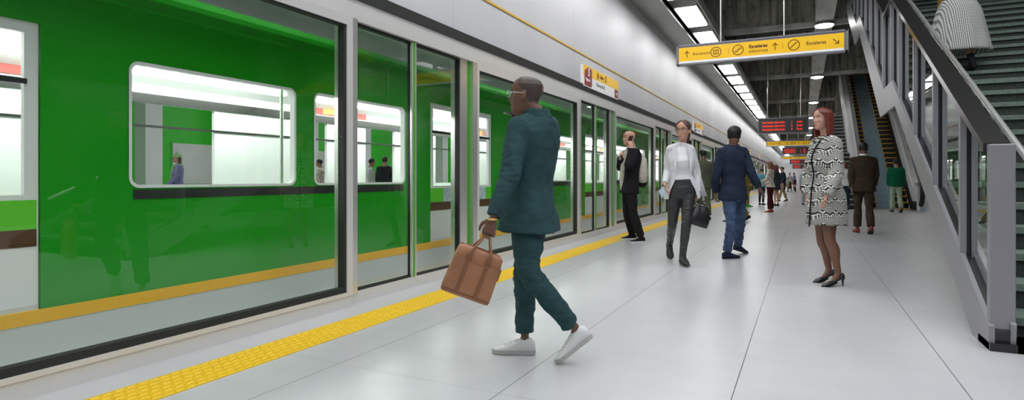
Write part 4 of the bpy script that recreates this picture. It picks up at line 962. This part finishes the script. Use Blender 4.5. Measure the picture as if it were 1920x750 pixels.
# --- man in teal suit
J = dict(S=.96, hc=P(986, 179, 3.47), hf=-RV*.96+FV*.28, hup=UP+RV*.06,
    sL=P(972, 240, 3.33), sR=P(1030, 238, 3.62), eL=P(957, 326, 3.25), wL=P(925, 409, 3.17), eR=P(1000, 300, 3.86), wR=P(982, 233, 3.66),
    hL=P(985, 398, 3.42), hR=P(1002, 398, 3.58), kL=P(993, 512, 3.37), kR=P(984, 520, 3.63), aL=P(1080, 622, 3.47), aR=W(984, 3.66, .085),
    fL=-RV*.80-UP*.60, fR=-RV*.98+FV*.12)
J['hdL'] = (-RV*.35-UP*1+FV*-.02, RV*.2+FV*.98, -RV); J['curlL'] = 1.0
J['hdR'] = (-RV*.75+UP*.6-FV*.25, UP*.7+RV*.2-FV*.5, FV); J['curlR'] = .7
teal, Ht_ = person('man in a teal suit walking left with a tan briefcase', J, dict(skin='skin_dark', scalp='scalp_dark', voxel=.0042, hs=1.03, brow='hair_black', glasses='steel',
    trousers=dict(m='teal_suit', end=.87, hem=.060, infl=.011, fold=.0095, fz=30), top=dict(m='teal_suit', f0=-.20, infl=.017, flare=.055, fold=.008, sleeve_end=.97, f1=1.11),
    collars=(('teal_suit', (.100, .080), .055, .118, .7, 0),), shoes=dict(kind='sneaker', m='shoe_white', sole='sole_grey')))
jt = MB(); w = J['wL']; 
jt.arc([(w-hdir(J['eL'], w).normalized()*q, RV*.030, FV*.027, -FV*.027, .001, .004) for q in (-.012, .0)], 24); build(jt, 'bracelet', 'gold', teal, 'all')
dt = MB()
for q in range(4): c = J['eL'].lerp(J['wL'], .80+.045*q)-FV*.045+RV*.022; dt.ell(c, RV*.006, UP*.006, FV*.003, 10)
for q in dt.v: pass
build(dt, 'sleeve_button', 'rubber', teal, 'all')
fp = MB(); c = P(968, 349, 3.235)
def phone(c, up, side, nrm, label, cat='phone'):
    r = empty('mobile_phone', c, label, cat); m = MB().obox(c, V3(side).normalized()*.036, V3(up).normalized()*.073, V3(nrm).normalized()*.0045, 0, .004); build(m, 'case', 'phone_black', r)
    build(MB().obox(V3(c)+V3(nrm).normalized()*.0047, V3(side).normalized()*.033, V3(up).normalized()*.069, V3(nrm).normalized()*.0004), 'screen', 'rubber', r); return r
phone(P(966, 216, 3.58), -RV*.95+UP*.25, FV, UP+RV*.25, 'black phone held flat at the mouth of the man in the teal suit')
# --- briefcase
def briefcase():
    bc = P(887, 512, 3.12); A = (RV*88-UP*34).normalized(); B = (RV*28+UP*88).normalized(); A = (A+FV*.12).normalized(); Nn = A.cross(B).normalized(); B = Nn.cross(A)
    r = empty('briefcase', bc-B*.14, 'tan leather briefcase carried by the man in the teal suit', 'bag'); hw, hh, hd = .130, .125, .036; px = 3.12/1100
    # body: tapered towards the top
    def q(a, b, n): return bc+A*a+B*b+Nn*n
    m = MB(); secs = []
    for b_, w_, d_ in ((-.135, .126, .030), (-.13, .134, .040), (-.10, .136, .043), (.0, .132, .042), (.07, .129, .038), (.115, .124, .030), (.128, .112, .022), (.132, .10, .012)): secs.append((q(0, b_, 0), A*w_, Nn*-d_ if A.cross(-Nn).dot(B) > 0 else Nn*d_))
    m.loft(secs, 48, 6); build(m, 'body', 'leather_tan', r, True)
    for s in (1, -1): m = MB().obox(q(0, -.112, s*.043), A*.131, B*.004, Nn*.002, 0); build(m, 'seam', 'leather_dark', r)
    m = MB(); m.limb([q(-.115, .131, .0), q(0, .136, 0), q(.10, .131, 0)], [.004]*3, 8); build(m, 'zip', 'leather_dark', r)
    m = MB()
    for s in (1, -1): m.obox(q(0, -.02, s*.0435), A*.128, B*.088, Nn*.002, 0, .0015)
    build(m, 'pocket', 'leather_tan', r); m = MB()
    for s in (1, -1): m.limb([q(-.125, .066, s*.044), q(0, .063, s*.046), q(.125, .066, s*.044)], [.0025]*3, 6)
    build(m, 'pocket_edge', 'leather_dark', r)
    for s in (1, -1):
        for x in (-.055, .05):
            m = MB(); m.obox(q(x, -.015, s*.0475), A*.010, B*.10, Nn*.002, 0, .001); m.obox(q(x, .088, s*.046), A*.014, B*.014, Nn*.006, 0, .003); build(m, 'strap', 'leather_dark', r)
        m = MB(); g = J['wL']+J['hdL'][0].normalized()*.105; top = (g-bc).dot(B); tx = (g-bc).dot(A); tn = (g-bc).dot(Nn)
        pts = [q(-.055, .09, s*.048), q(-.05, .125, s*.046), q(lerp(-.035, tx, .4), lerp(.15, top, .6), s*.02+tn*.5), q(tx-.018, top-.006, tn+s*.006), q(tx+.018, top-.006, tn+s*.006), q(lerp(.045, tx, .4), lerp(.15, top, .6), s*.02+tn*.5), q(.052, .125, s*.046), q(.05, .09, s*.048)]
        m.limb(pts, [.0065]*8, 10, 5); build(m, 'handle', 'leather_dark', r, True)
    m = MB().obox(q(.134, .035, .0), A*.004, B*.032, Nn*.012, 0, .002); build(m, 'zip_tab', 'leather_dark', r)
    return r
briefcase()
# --- bald man on phone
t0 = 10.1
J = dict(S=1.03, hc=P(1179, 259, t0), hf=-RV*.97-FV*.2, sL=P(1192, 287, t0-.16), sR=P(1176, 287, t0+.18), eL=P(1178, 312, t0-.32), wL=P(1185, 279, t0-.17), eR=P(1164, 314, t0+.15), wR=P(1163, 297, t0-.1),
    hL=P(1182, 352, t0-.09), hR=P(1178, 352, t0+.11), kL=P(1188, 400, t0-.12), kR=P(1176, 400, t0+.12), aL=W(1202, t0-.16, .088), aR=W(1186, t0+.32, .088), fL=-RV*.95-FV*.3, fR=-RV*.98-FV*.1)
J['hdL'] = (UP*.95-RV*.25+FV*.2, FV*.9, -RV-FV*.1); J['curlL'] = .28; J['hdR'] = (UP*.5-RV*.1-FV*.4, RV*.8, UP); J['curlR'] = 1.1
bald, Hb = person('bald man in black with phone at his ear by the glass screen', J, dict(skin='skin_light', voxel=.006, hs=1.04, brow='hair_brown',
    trousers=dict(m='black_cloth', end=.97, hem=.062, infl=.01), top=dict(m='black_cloth', f0=-.16, infl=.03, flare=.02), shoes=dict(kind='sneaker', m='black_cloth', sole='shoe_white', lace='shoe_white')))
m = MB(); hp = (J['hL']+J['hR'])/2; sh_ = (J['sL']+J['sR'])/2; fwb = (UP.cross((J['sR']-J['sL']).normalized())).normalized()
m.limb([sh_+fwb*.10+UP*.02-FV*.02, sh_+fwb*.145-UP*.18-FV*.03, hp+fwb*.135+UP*.20-FV*.03, hp+fwb*.14-UP*.02-FV*.03], [.045, .05, .045, .035], 12); build(m, 'shirt_front', 'cream_canvas', bald, 'all')
phone(Hb(-.080, .012, -.035)*1.0, Hb.z*.9+Hb.y*-.3, Hb.y, -Hb.x, 'black phone held to the ear of the bald man')
r = empty('backpack', P(1206, 345, t0), 'cream and black backpack worn by the bald man on his phone', 'backpack'); cb = sh_.lerp(hp, .46)-fwb*.215
m = MB(); m.loft([(cb+UP*z_+fwb*.02*0, fwb*d_, FV*w_) for z_, d_, w_ in ((-.24, .05, .10), (-.22, .085, .14), (-.1, .10, .155), (.05, .09, .15), (.17, .07, .13), (.22, .03, .09))] if fwb.cross(FV).dot(UP) > 0 else [(cb+UP*z_, FV*w_, fwb*d_) for z_, d_, w_ in ((-.24, .05, .10), (-.22, .085, .14), (-.1, .10, .155), (.05, .09, .15), (.17, .07, .13), (.22, .03, .09))], 24, 3); build(m, 'pack_body', 'cream_canvas', r, 'all')
m = MB(); m.limb([cb-UP*.2+FV*-.0-fwb*.0, cb-UP*.235], [.09, .085], 14, 1); build(m, 'pack_base', 'black_cloth', r, 'all')
for s in (-1, 1):
    m = MB(); q = sh_-FV*s*.12 if s > 0 else sh_+FV*.12
    m.limb([cb+UP*.20-FV*s*.08, q-fwb*.06+UP*.075, q+fwb*.04+UP*.075, q+fwb*.115-UP*.05, q+fwb*.13-UP*.2], [.016]*5, 8); build(m, 'shoulder_strap', 'cream_canvas', r, 'all')
# --- woman in white blazer
t0 = 7.35
J = dict(S=1.0, fem=True, hc=P(1281, 245, t0), hf=-FV*.76-RV*.62, sL=P(1295, 280, t0), sR=P(1257, 280, t0+.02), eL=P(1307, 323, t0+.05), wL=P(1308, 362, t0-.02), eR=P(1251, 320, t0+.08), wR=P(1246, 345, t0-.1),
    hL=P(1291, 356, t0), hR=P(1266, 356, t0+.02), kL=P(1287, 418, t0-.10), kR=P(1261, 416, t0+.03), aL=W(1280, t0-.02, .13), aR=P(1256, 456, t0+.52), fL=-FV*.97+RV*.05-UP*.15, fR=-FV*.62-RV*.05-UP*.8)
J['hdR'] = (-UP*.9-FV*.35+RV*.15, RV, -FV); J['hdL'] = (-UP, -RV, -FV); J['curlL'] = 1.2
wf, Hw = person('woman in a white blazer, black trousers and glasses walking towards the camera', J, dict(skin='skin_light', voxel=.0052, hs=1.09, hair='ponytail', hairmat='hair_brown', glasses='rubber',
    trousers=dict(m='coated_black', end=.93, hem=.041, infl=.002, fold=.003, fz=60, waist=.33), top=dict(m='white_knit', name='jumper', f0=.25, infl=.007, flare=0, fold=.002, f1=1.18, sleeves=False),
    open_jacket=dict(m='white_cloth', f0=-.22, open=(.62, 1.0), infl=.009, flare=.04), collars=(('white_knit', (.062, .060), .03, .085, 0.001, 0),), shoes=dict(kind='ankle_boot', m='coated_black')))
fwW = UP.cross((J['sR']-J['sL']).normalized()); ns = (J['sL']+J['sR'])/2; sdW = (J['sR']-J['sL']).normalized()
for s in (-1, 1):
    m = MB(); a = ns+sdW*s*.062+fwW*.065+UP*.055; b_ = ns+sdW*s*.075+fwW*.145-UP*.12; c = ns+sdW*s*.088+fwW*.14-UP*.28; o_ = ns+sdW*s*.128+fwW*.115-UP*.07; o2 = ns+sdW*s*.115+fwW*.08+UP*.03
    pts = [a, b_, c, o_, o2]; n_ = (b_-a).cross(o_-a).normalized()*.004; m.prism(pts, n_ if n_.dot(fwW) > 0 else -n_); build(m, 'lapel', 'white_cloth', wf, True)
m = MB(); hp = (J['hL']+J['hR'])/2; pts = [J['eL']+UP*.05, J['wL']+UP*.02+RV*.01]
m.loft([(P(1303, 305, t0+.02), RV*.03, FV*.015), (P(1308, 335, t0+.03), RV*.05, FV*.014), (P(1315, 368, t0+.04), RV*.075, FV*.012)][::-1] if RV.cross(FV).dot(UP) > 0 else [], 20, 2.5); build(m, 'jacket_tail', 'white_cloth', wf, 'all')
r = empty('face_mask', P(1242, 360, t0-.15), 'pale blue face mask in the hand of the woman in white blazer', 'mask'); a = J['wR']+V3((0, 0, -.10))-FV*.08-RV*.015
m = MB(); m.obox(a-RV*.03, RV*.03+UP*.03, UP*.045-RV*.02, FV*.003, 0, .002); build(m, 'cloth', 'pale_blue', r, True); m = MB(); m.limb([a+UP*.03, a+UP*.05+RV*.02, a+RV*.03], [.002]*3, 6); build(m, 'ear_loop', 'shoe_white', r)
def handbag(c, label, w=.14, h=.10, d=.07, hand=None):
    r = empty('handbag', V3(c)-UP*h, label, 'bag'); A = (RV*.93-UP*.3+FV*.1).normalized(); B = UP*.95+RV*.3; Nn = A.cross(B).normalized(); B = Nn.cross(A)
    if A.cross(Nn).dot(B) < 0: Nn2 = -Nn
    else: Nn2 = Nn
    m = MB(); m.loft([(c+B*b, A*w*k, Nn2*d*k2) for b, k, k2 in ((-h, .85, .6), (-h*.95, 1.0, .95), (-h*.4, 1.05, 1), (h*.3, .92, .75), (h*.85, .75, .35), (h, .68, .12))], 28, 3.2); build(m, 'bag_body', 'leather_black', r, 'all')
    m = MB(); m.limb([c+B*h-A*w*.62, c+B*h*1.03, c+B*h+A*w*.62], [.006]*3, 8); build(m, 'zip', 'steel', r, 'all')
    for s in (-1, 1):
        m = MB(); m.limb([c+Nn*d*.7*s-A*w*.4+B*h*.2, c+Nn*d*.5*s-A*w*.38+B*h, V3(hand)-A*.02, V3(hand)+A*.02, c+Nn*d*.5*s+A*w*.38+B*h, c+Nn*d*.7*s+A*w*.4+B*h*.2], [.007]*6, 8, 5); build(m, 'handle', 'leather_black', r, 'all')
    m = MB().obox(c-Nn*(d*.92)+B*.0, A*.03, B*.012, Nn*.004, 0, .002); build(m, 'clasp', 'steel', r)
handbag(P(1312, 405, t0-.06), 'black leather handbag carried by the woman in white blazer', .125, .130, .075, J['wL']-UP*.09)
# --- man in navy jacket
t0 = 8.0
J = dict(S=1.0, hc=P(1377, 254, t0), hf=FV*.8+RV*.55, sL=P(1354, 286, t0-.03), sR=P(1393, 285, t0+.1), eL=P(1343, 330, t0+.0), wL=P(1341, 362, t0+.1), eR=P(1408, 322, t0-.05), wR=P(1424, 354, t0-.1),
    hL=P(1366, 362, t0-.02), hR=P(1384, 362, t0+.08), kL=P(1371, 421, t0-.1), kR=P(1388, 418, t0+.15), aL=W(1363, t0-.05, .088), aR=P(1384, 459, t0+.45), fL=RV*.93+FV*.35, fR=RV*.8+FV*.4-UP*.25)
J['hdL'] = (-UP+RV*.05, RV, FV); J['hdR'] = (-UP*.8+RV*.55, -RV-UP*.5, FV); J['curlL'] = .6
navy, Hn = person('man in a navy jacket and blue trousers seen from behind, walking away mid-platform', J, dict(skin='skin_dark', voxel=.0056, hs=1.05, hair='cap', hairmat='hair_black',
    trousers=dict(m='denim', end=.97, hem=.060, infl=.008, fold=.009, fz=30), top=dict(m='navy_suit', f0=-.17, infl=.018, flare=.03, fold=.008, sleeve_end=.93, f1=1.11),
    collars=(('white_cloth', (.082, .074), .07, .142, .6, 0), ('navy_suit', (.105, .082), .05, .108, .6, 0)), shoes=dict(kind='dress', m='navy_suit', sole='rubber')))
# --- woman in patterned coat
t0 = 6.05
J = dict(S=.97, fem=True, hc=P(1541, 223, t0), hf=-RV*.97-FV*.26, hup=UP+RV*.04, sL=P(1564, 271, t0-.12), sR=P(1534, 271, t0+.16), eL=P(1567, 326, t0-.2), wL=P(1548, 371, t0-.32), eR=P(1518, 325, t0+.25), wR=P(1513, 368, t0+.15),
    hL=P(1555, 365, t0-.08), hR=P(1541, 365, t0+.08), kL=P(1556, 449, t0-.10), kR=P(1541, 450, t0+.10), aL=W(1571, t0-.12, .135), aR=W(1554, t0+.12, .135), fL=-RV*.93-FV*.1-UP*.36, fR=-RV*.92-FV*.1-UP*.36)
J['hdL'] = (-UP*.95-RV*.15-FV*.05, -RV*.6+FV*.5, -RV-FV*.3); J['hdR'] = (-UP, RV, -RV); J['curlL'] = .7
coatw, Hc = person('red-haired woman in a black and white patterned coat standing in heels on the right', J, dict(skin='skin_light', voxel=.0045, hs=1.0, hair='bob', hairmat='hair_auburn', bare=True, leg='stockings', zleg=.8,
    top=dict(m='coat_weave', name='coat', f0=-.28, infl=.036, flare=.0, fold=.002, sleeve_end=.93, f1=1.11), skirt=dict(m='coat_weave', name='coat_skirt', f1=.2, f0=-.60, flare=.022, rip=.012, k=7, infl=.045, drift=RV*.0), shoes=dict(kind='heels', m='leather_black')))
hp = (J['hL']+J['hR'])/2; nb_ = (J['sL']+J['sR'])/2; fwC = UP.cross((J['sR']-J['sL']).normalized())
m = MB(); pts = [nb_+fwC*.075+UP*.045, nb_+fwC*.135-UP*.05, nb_+fwC*.17-UP*.16, nb_.lerp(hp, .6)+fwC*.145, hp+fwC*.165+UP*.05, hp+fwC*.18-UP*.15, hp+fwC*.19-UP*.32]
pts = [p-FV*.03 for p in pts]; m.limb(pts, [.007]*7, 8, 6); build(m, 'front_trim', 'black_cloth', coatw, 'all')
m = MB(); m.arc([(nb_+UP*q[0]+fwC*-.012, RV*q[1], FV*q[1], -FV*q[1], .0001, .012) for q in ((.015, .095), (.04, .078), (.065, .064))], 40, rip=strand(.05, 15)); build(m, 'collar', 'coat_weave', coatw, 'all')
m = MB(); m.limb([nb_+UP*.075+RV*-.03-FV*.04, nb_+UP*.03-RV*.06-FV*.06, nb_-UP*.02-RV*.075-FV*.05], [.006]*3, 8); build(m, 'bag_strap', 'leather_black', coatw, 'all')
# --- man in brown suit, man in green waistcoat (template poses)
yawF = math.atan2(FV.y, FV.x); yawR = math.atan2(RV.y, RV.x)
def crowd(label, u, vf, vh, yaw, look, group=None, **k):
    t = T(vf); p = W(u, t, 0); Ht = (vf-vh)/FPX*t; J = pose((p.x, p.y), yaw, Ht, **k); look.setdefault('voxel', max(.006, min(.03, t*.0009))); return person(label, J, look, group), J
SH = lambda m, kind='dress', sole='rubber': dict(kind=kind, m=m, sole=sole)
crowd('man in a brown suit with red-brown shoes walking away towards the escalator', 1619, 437, 268, PI/2+.05, dict(skin='skin_dark', voxel=.0075, hair='short', hairmat='hair_black', trousers=dict(m='brown_suit', hem=.07, end=.93), top=dict(m='brown_suit', f0=-.2, flare=.03, infl=.02),
    collars=(('white_cloth', (.082, .074), .07, .138, .6, 0), ('brown_suit', (.105, .082), .05, .105, .6, 0)), shoes=SH('shoe_red')), stride=.14, knee=(.05, .35), arms=((-.15, .1), (.2, .25)))
crowd('man in a green waistcoat with purple armbands and pale trousers stepping onto the escalator', 1680, 398, 299, PI/2+.1, dict(skin='skin_tan', hair='short', hairmat='hair_black', voxel=.011, trousers=dict(m='pale_green', hem=.075), top=dict(m='green_cloth', f0=-.12, infl=.03, sleeve_end=.97), shoes=SH('leather_black')), stride=.12, knee=(.05, .4), arms=((.05, .1), (.05, .1)))
crowd('person with brown hair in a pale top standing behind the man in brown', 1584, 393, 303, -PI/2-.4, dict(skin='skin_tan', hair='long', hairmat='hair_auburn', voxel=.012, trousers=dict(m='navy_suit'), top=dict(m='white_cloth', f0=-.1), shoes=SH('leather_black')), fem=True)
crowd('man in an olive suit partly hidden behind the woman in white blazer', 1319, 412, 281, yawF+.1, dict(skin='skin_dark', hair='short', hairmat='hair_black', voxel=.010, trousers=dict(m='olive_suit', hem=.07), top=dict(m='olive_suit', f0=-.2, infl=.02, flare=.03), shoes=SH('shoe_brown')), stride=.1)
crowd('person in mustard trousers striding behind the man in the navy jacket', 1380, 415, 296, yawR+PI, dict(skin='skin_brown', hair='short', hairmat='hair_black', voxel=.011, trousers=dict(m='mustard_cloth', hem=.08), top=dict(m='olive_coat', f0=-.2, infl=.025), shoes=SH('leather_black')), stride=.30, knee=(.1, .3))
crowd('person in a long olive coat and green shoes beyond the man in navy', 1402, 388, 300, yawR, dict(skin='skin_tan', hair='short', hairmat='hair_brown', trousers=dict(m='mustard_cloth', hem=.05), top=dict(m='olive_coat', f0=-.55, infl=.03, flare=.03), shoes=SH('seal_green', 'sneaker', 'seal_green')), stride=.08)
crowd('short-haired person in a light blue shirt and dark trousers standing by the strip', 1428, 384, 316, yawR+.6, dict(skin='skin_light', hair='short', hairmat='hair_brown', trousers=dict(m='navy_suit', hem=.055), top=dict(m='blue_shirt', f0=-.1, infl=.015), shoes=SH('leather_black')), arms=((.2, .8), (.2, .9)))
crowd('woman in a pale floral blouse, maroon trousers and red shoes', 1444, 398, 303, yawF+.9, dict(skin='skin_light', hair='bob', hairmat='hair_blond', voxel=.011, trousers=dict(m='maroon_cloth', hem=.08), top=dict(m='floral', f0=-.08, infl=.018), shoes=SH('shoe_red', 'sneaker', 'shoe_red')), fem=True, arms=((.3, .9), (.2, .7)))
crowd('woman with red hair in a dark grey dress and black shoes', 1455, 386, 309, yawF+.5, dict(skin='skin_light', hair='bob', hairmat='hair_auburn', bare=True, top=dict(m='grey_dress', name='dress_top', f0=.0, sleeve_end=.6), skirt=dict(m='grey_dress', name='dress_skirt', f1=.3, f0=-.45, flare=.03, rip=.01, k=5), shoes=SH('leather_black')), fem=True)
crowd('person in beige trousers leaning forward beyond the woman in grey dress', 1467, 378, 313, yawR+PI, dict(skin='skin_light', hair='short', hairmat='hair_brown', trousers=dict(m='beige_cloth', hem=.07), top=dict(m='navy_suit', f0=-.2), shoes=SH('leather_black')), stride=.28)
crowd('man in a pale blue shirt standing beyond the woman in the patterned coat', 1509, 384, 315, yawF+PI, dict(skin='skin_brown', hair='short', hairmat='hair_black', trousers=dict(m='pale_blue', hem=.07), top=dict(m='pale_blue', f0=-.1), shoes=SH('leather_black')))
fc = [(1466, 359, 327, 'black_cloth', 'grey_dress', 'farthest group person in black top, leftmost of the small group by the end wall', yawF+2.6), (1471, 358, 325, 'navy_suit', 'black_cloth', 'person in a dark navy top and blond hair in the small far group', yawF+2), (1477, 359, 333, 'pale_green', 'beige_cloth', 'shorter person in pale green in the small far group', yawF+.4),
      (1481, 358, 324, 'cream_canvas', 'brown_suit', 'person in a cream top and brown trousers in the small far group', yawF+2.9), (1489, 356.3, 324, 'lilac_cloth', 'navy_suit', 'person in a lilac blue top in the small far group', yawF+.8), (1491, 360, 332, 'maroon_cloth', 'maroon_cloth', 'rightmost and shorter person in dark red in the small far group', yawF+1.5)]
for i, (u, a, b, c, d, l, y) in enumerate(fc): crowd(l, u, a, b, y, dict(skin='skin_light' if i % 2 else 'skin_tan', hair='short', hairmat=('hair_black', 'hair_blond', 'hair_brown')[i % 3], trousers=dict(m=d, hem=.075), top=dict(m=c, f0=-.12), shoes=SH('leather_black')), group=None, fem=bool(i % 2), stride=.1*(i % 2))
# --- people across the tracks
def across(label, u, t, vh, yaw, look, **k):
    z = CH+(HV-vh)/FPX*t; p = W(u, t, 0); J = pose((p.x, p.y), yaw, z, **k); look.setdefault('voxel', .011); return person(label, J, look), J
(pw, Hq), J = across('woman in a mint knitted hat and green scarf seen through the train window', 334, 14.5, 289, yawR+PI+.45, dict(skin='skin_light', hair='beanie', hairmat='hair_brown', trousers=dict(m='navy_suit'), top=dict(m='lilac_cloth', f0=-.2, infl=.025), shoes=SH('leather_black')), fem=True, arms=((.2, .6), (.2, .6)))
m = MB(); nb_ = (J['sL']+J['sR'])/2; fq = UP.cross((J['sR']-J['sL']).normalized()); m.arc([(nb_+UP*q, RV*w_, FV*w_, -FV*w_, .001, .03) for q, w_ in ((.02, .10), (.05, .11), (.09, .09))], 24); m.limb([nb_+fq*.1+UP*.04, nb_+fq*.15-UP*.2, nb_+fq*.15-UP*.4], [.045, .04, .035], 10); build(m, 'scarf', 'mint_knit', pw, 'all')
across('dark-haired man in a white shirt and black waistcoat seen through the train window', 600, 17.5, 299, yawR+PI+.3, dict(skin='skin_tan', hair='short', hairmat='hair_black', trousers=dict(m='black_cloth'), top=dict(m='floral', f0=-.1), shoes=SH('leather_black')))
across('bearded man in a white shirt seen through the train window between the doors', 696, 17.0, 298, yawR+.2, dict(skin='skin_tan', hair='short', hairmat='hair_black', trousers=dict(m='navy_suit'), top=dict(m='white_cloth', f0=-.1), shoes=SH('leather_black')))
across('man in a grey jacket standing behind the bearded man, seen through the train', 721, 16.0, 294, yawF, dict(skin='skin_light', hair='short', hairmat='hair_brown', trousers=dict(m='black_cloth'), top=dict(m='grey_dress', f0=-.2), shoes=SH('leather_black')))
across('person in a pale sleeveless top at the left edge behind the train door', 3, 11.0, 283, yawR, dict(skin='skin_light', hair='short', hairmat='hair_brown', trousers=dict(m='denim'), top=dict(m='white_cloth', f0=-.1, sleeves=False), shoes=SH('leather_black')), fem=True)
# --- woman on the stairs in dotted skirt
(ya, za, na), (yb, zb, nb2), _ = fl
zs = zb+2*R_; py = yb+1.5*TR_; tt = py/(FV.y+(1815-960)/FPX*RV.y); pp_ = W(1815, tt, 0)
J = pose((pp_.x-.12, pp_.y), PI/2+.15, 1.78, fem=True, stride=.12, knee=(.1, .3), zf=zs-.0, arms=((.1, .3), (.1, .2)))
sw, _h = person('woman in a long dotted white skirt and black boots climbing the staircase', J, dict(skin='skin_tan', voxel=.009, hair='long', hairmat='hair_brown', bare=True, top=dict(m='mustard_cloth', name='jumper', f0=-.05), skirt=dict(m='polka', f1=.3, f0=-1.24, flare=.15, rip=.04, k=11, infl=.085), shoes=dict(kind='ankle_boot', m='black_cloth')))
handbag(J['wL']-UP*.22-RV*.02, 'yellow handbag held by the woman climbing the stairs', .10, .09, .05, J['wL']-UP*.08)
o = [q for q in bpy.data.objects if q.name.startswith('handbag') and q.parent is None][-1]
for q in kids(o):
    if q.name.startswith('bag_body'): q.data.materials[0] = MATS['sign_yellow'] if 0 else MATS['yellow_paint']
w = bpy.data.worlds.new('w'); bpy.context.scene.world = w; w.use_nodes = True
w.node_tree.nodes['Background'].inputs[0].default_value = (.93, .96, 1, 1); w.node_tree.nodes['Background'].inputs[1].default_value = 2.2
vs = bpy.context.scene.view_settings; vs.view_transform = 'Standard'; vs.look = 'None'; vs.exposure = .0; vs.gamma = 1; vs.use_curve_mapping = False
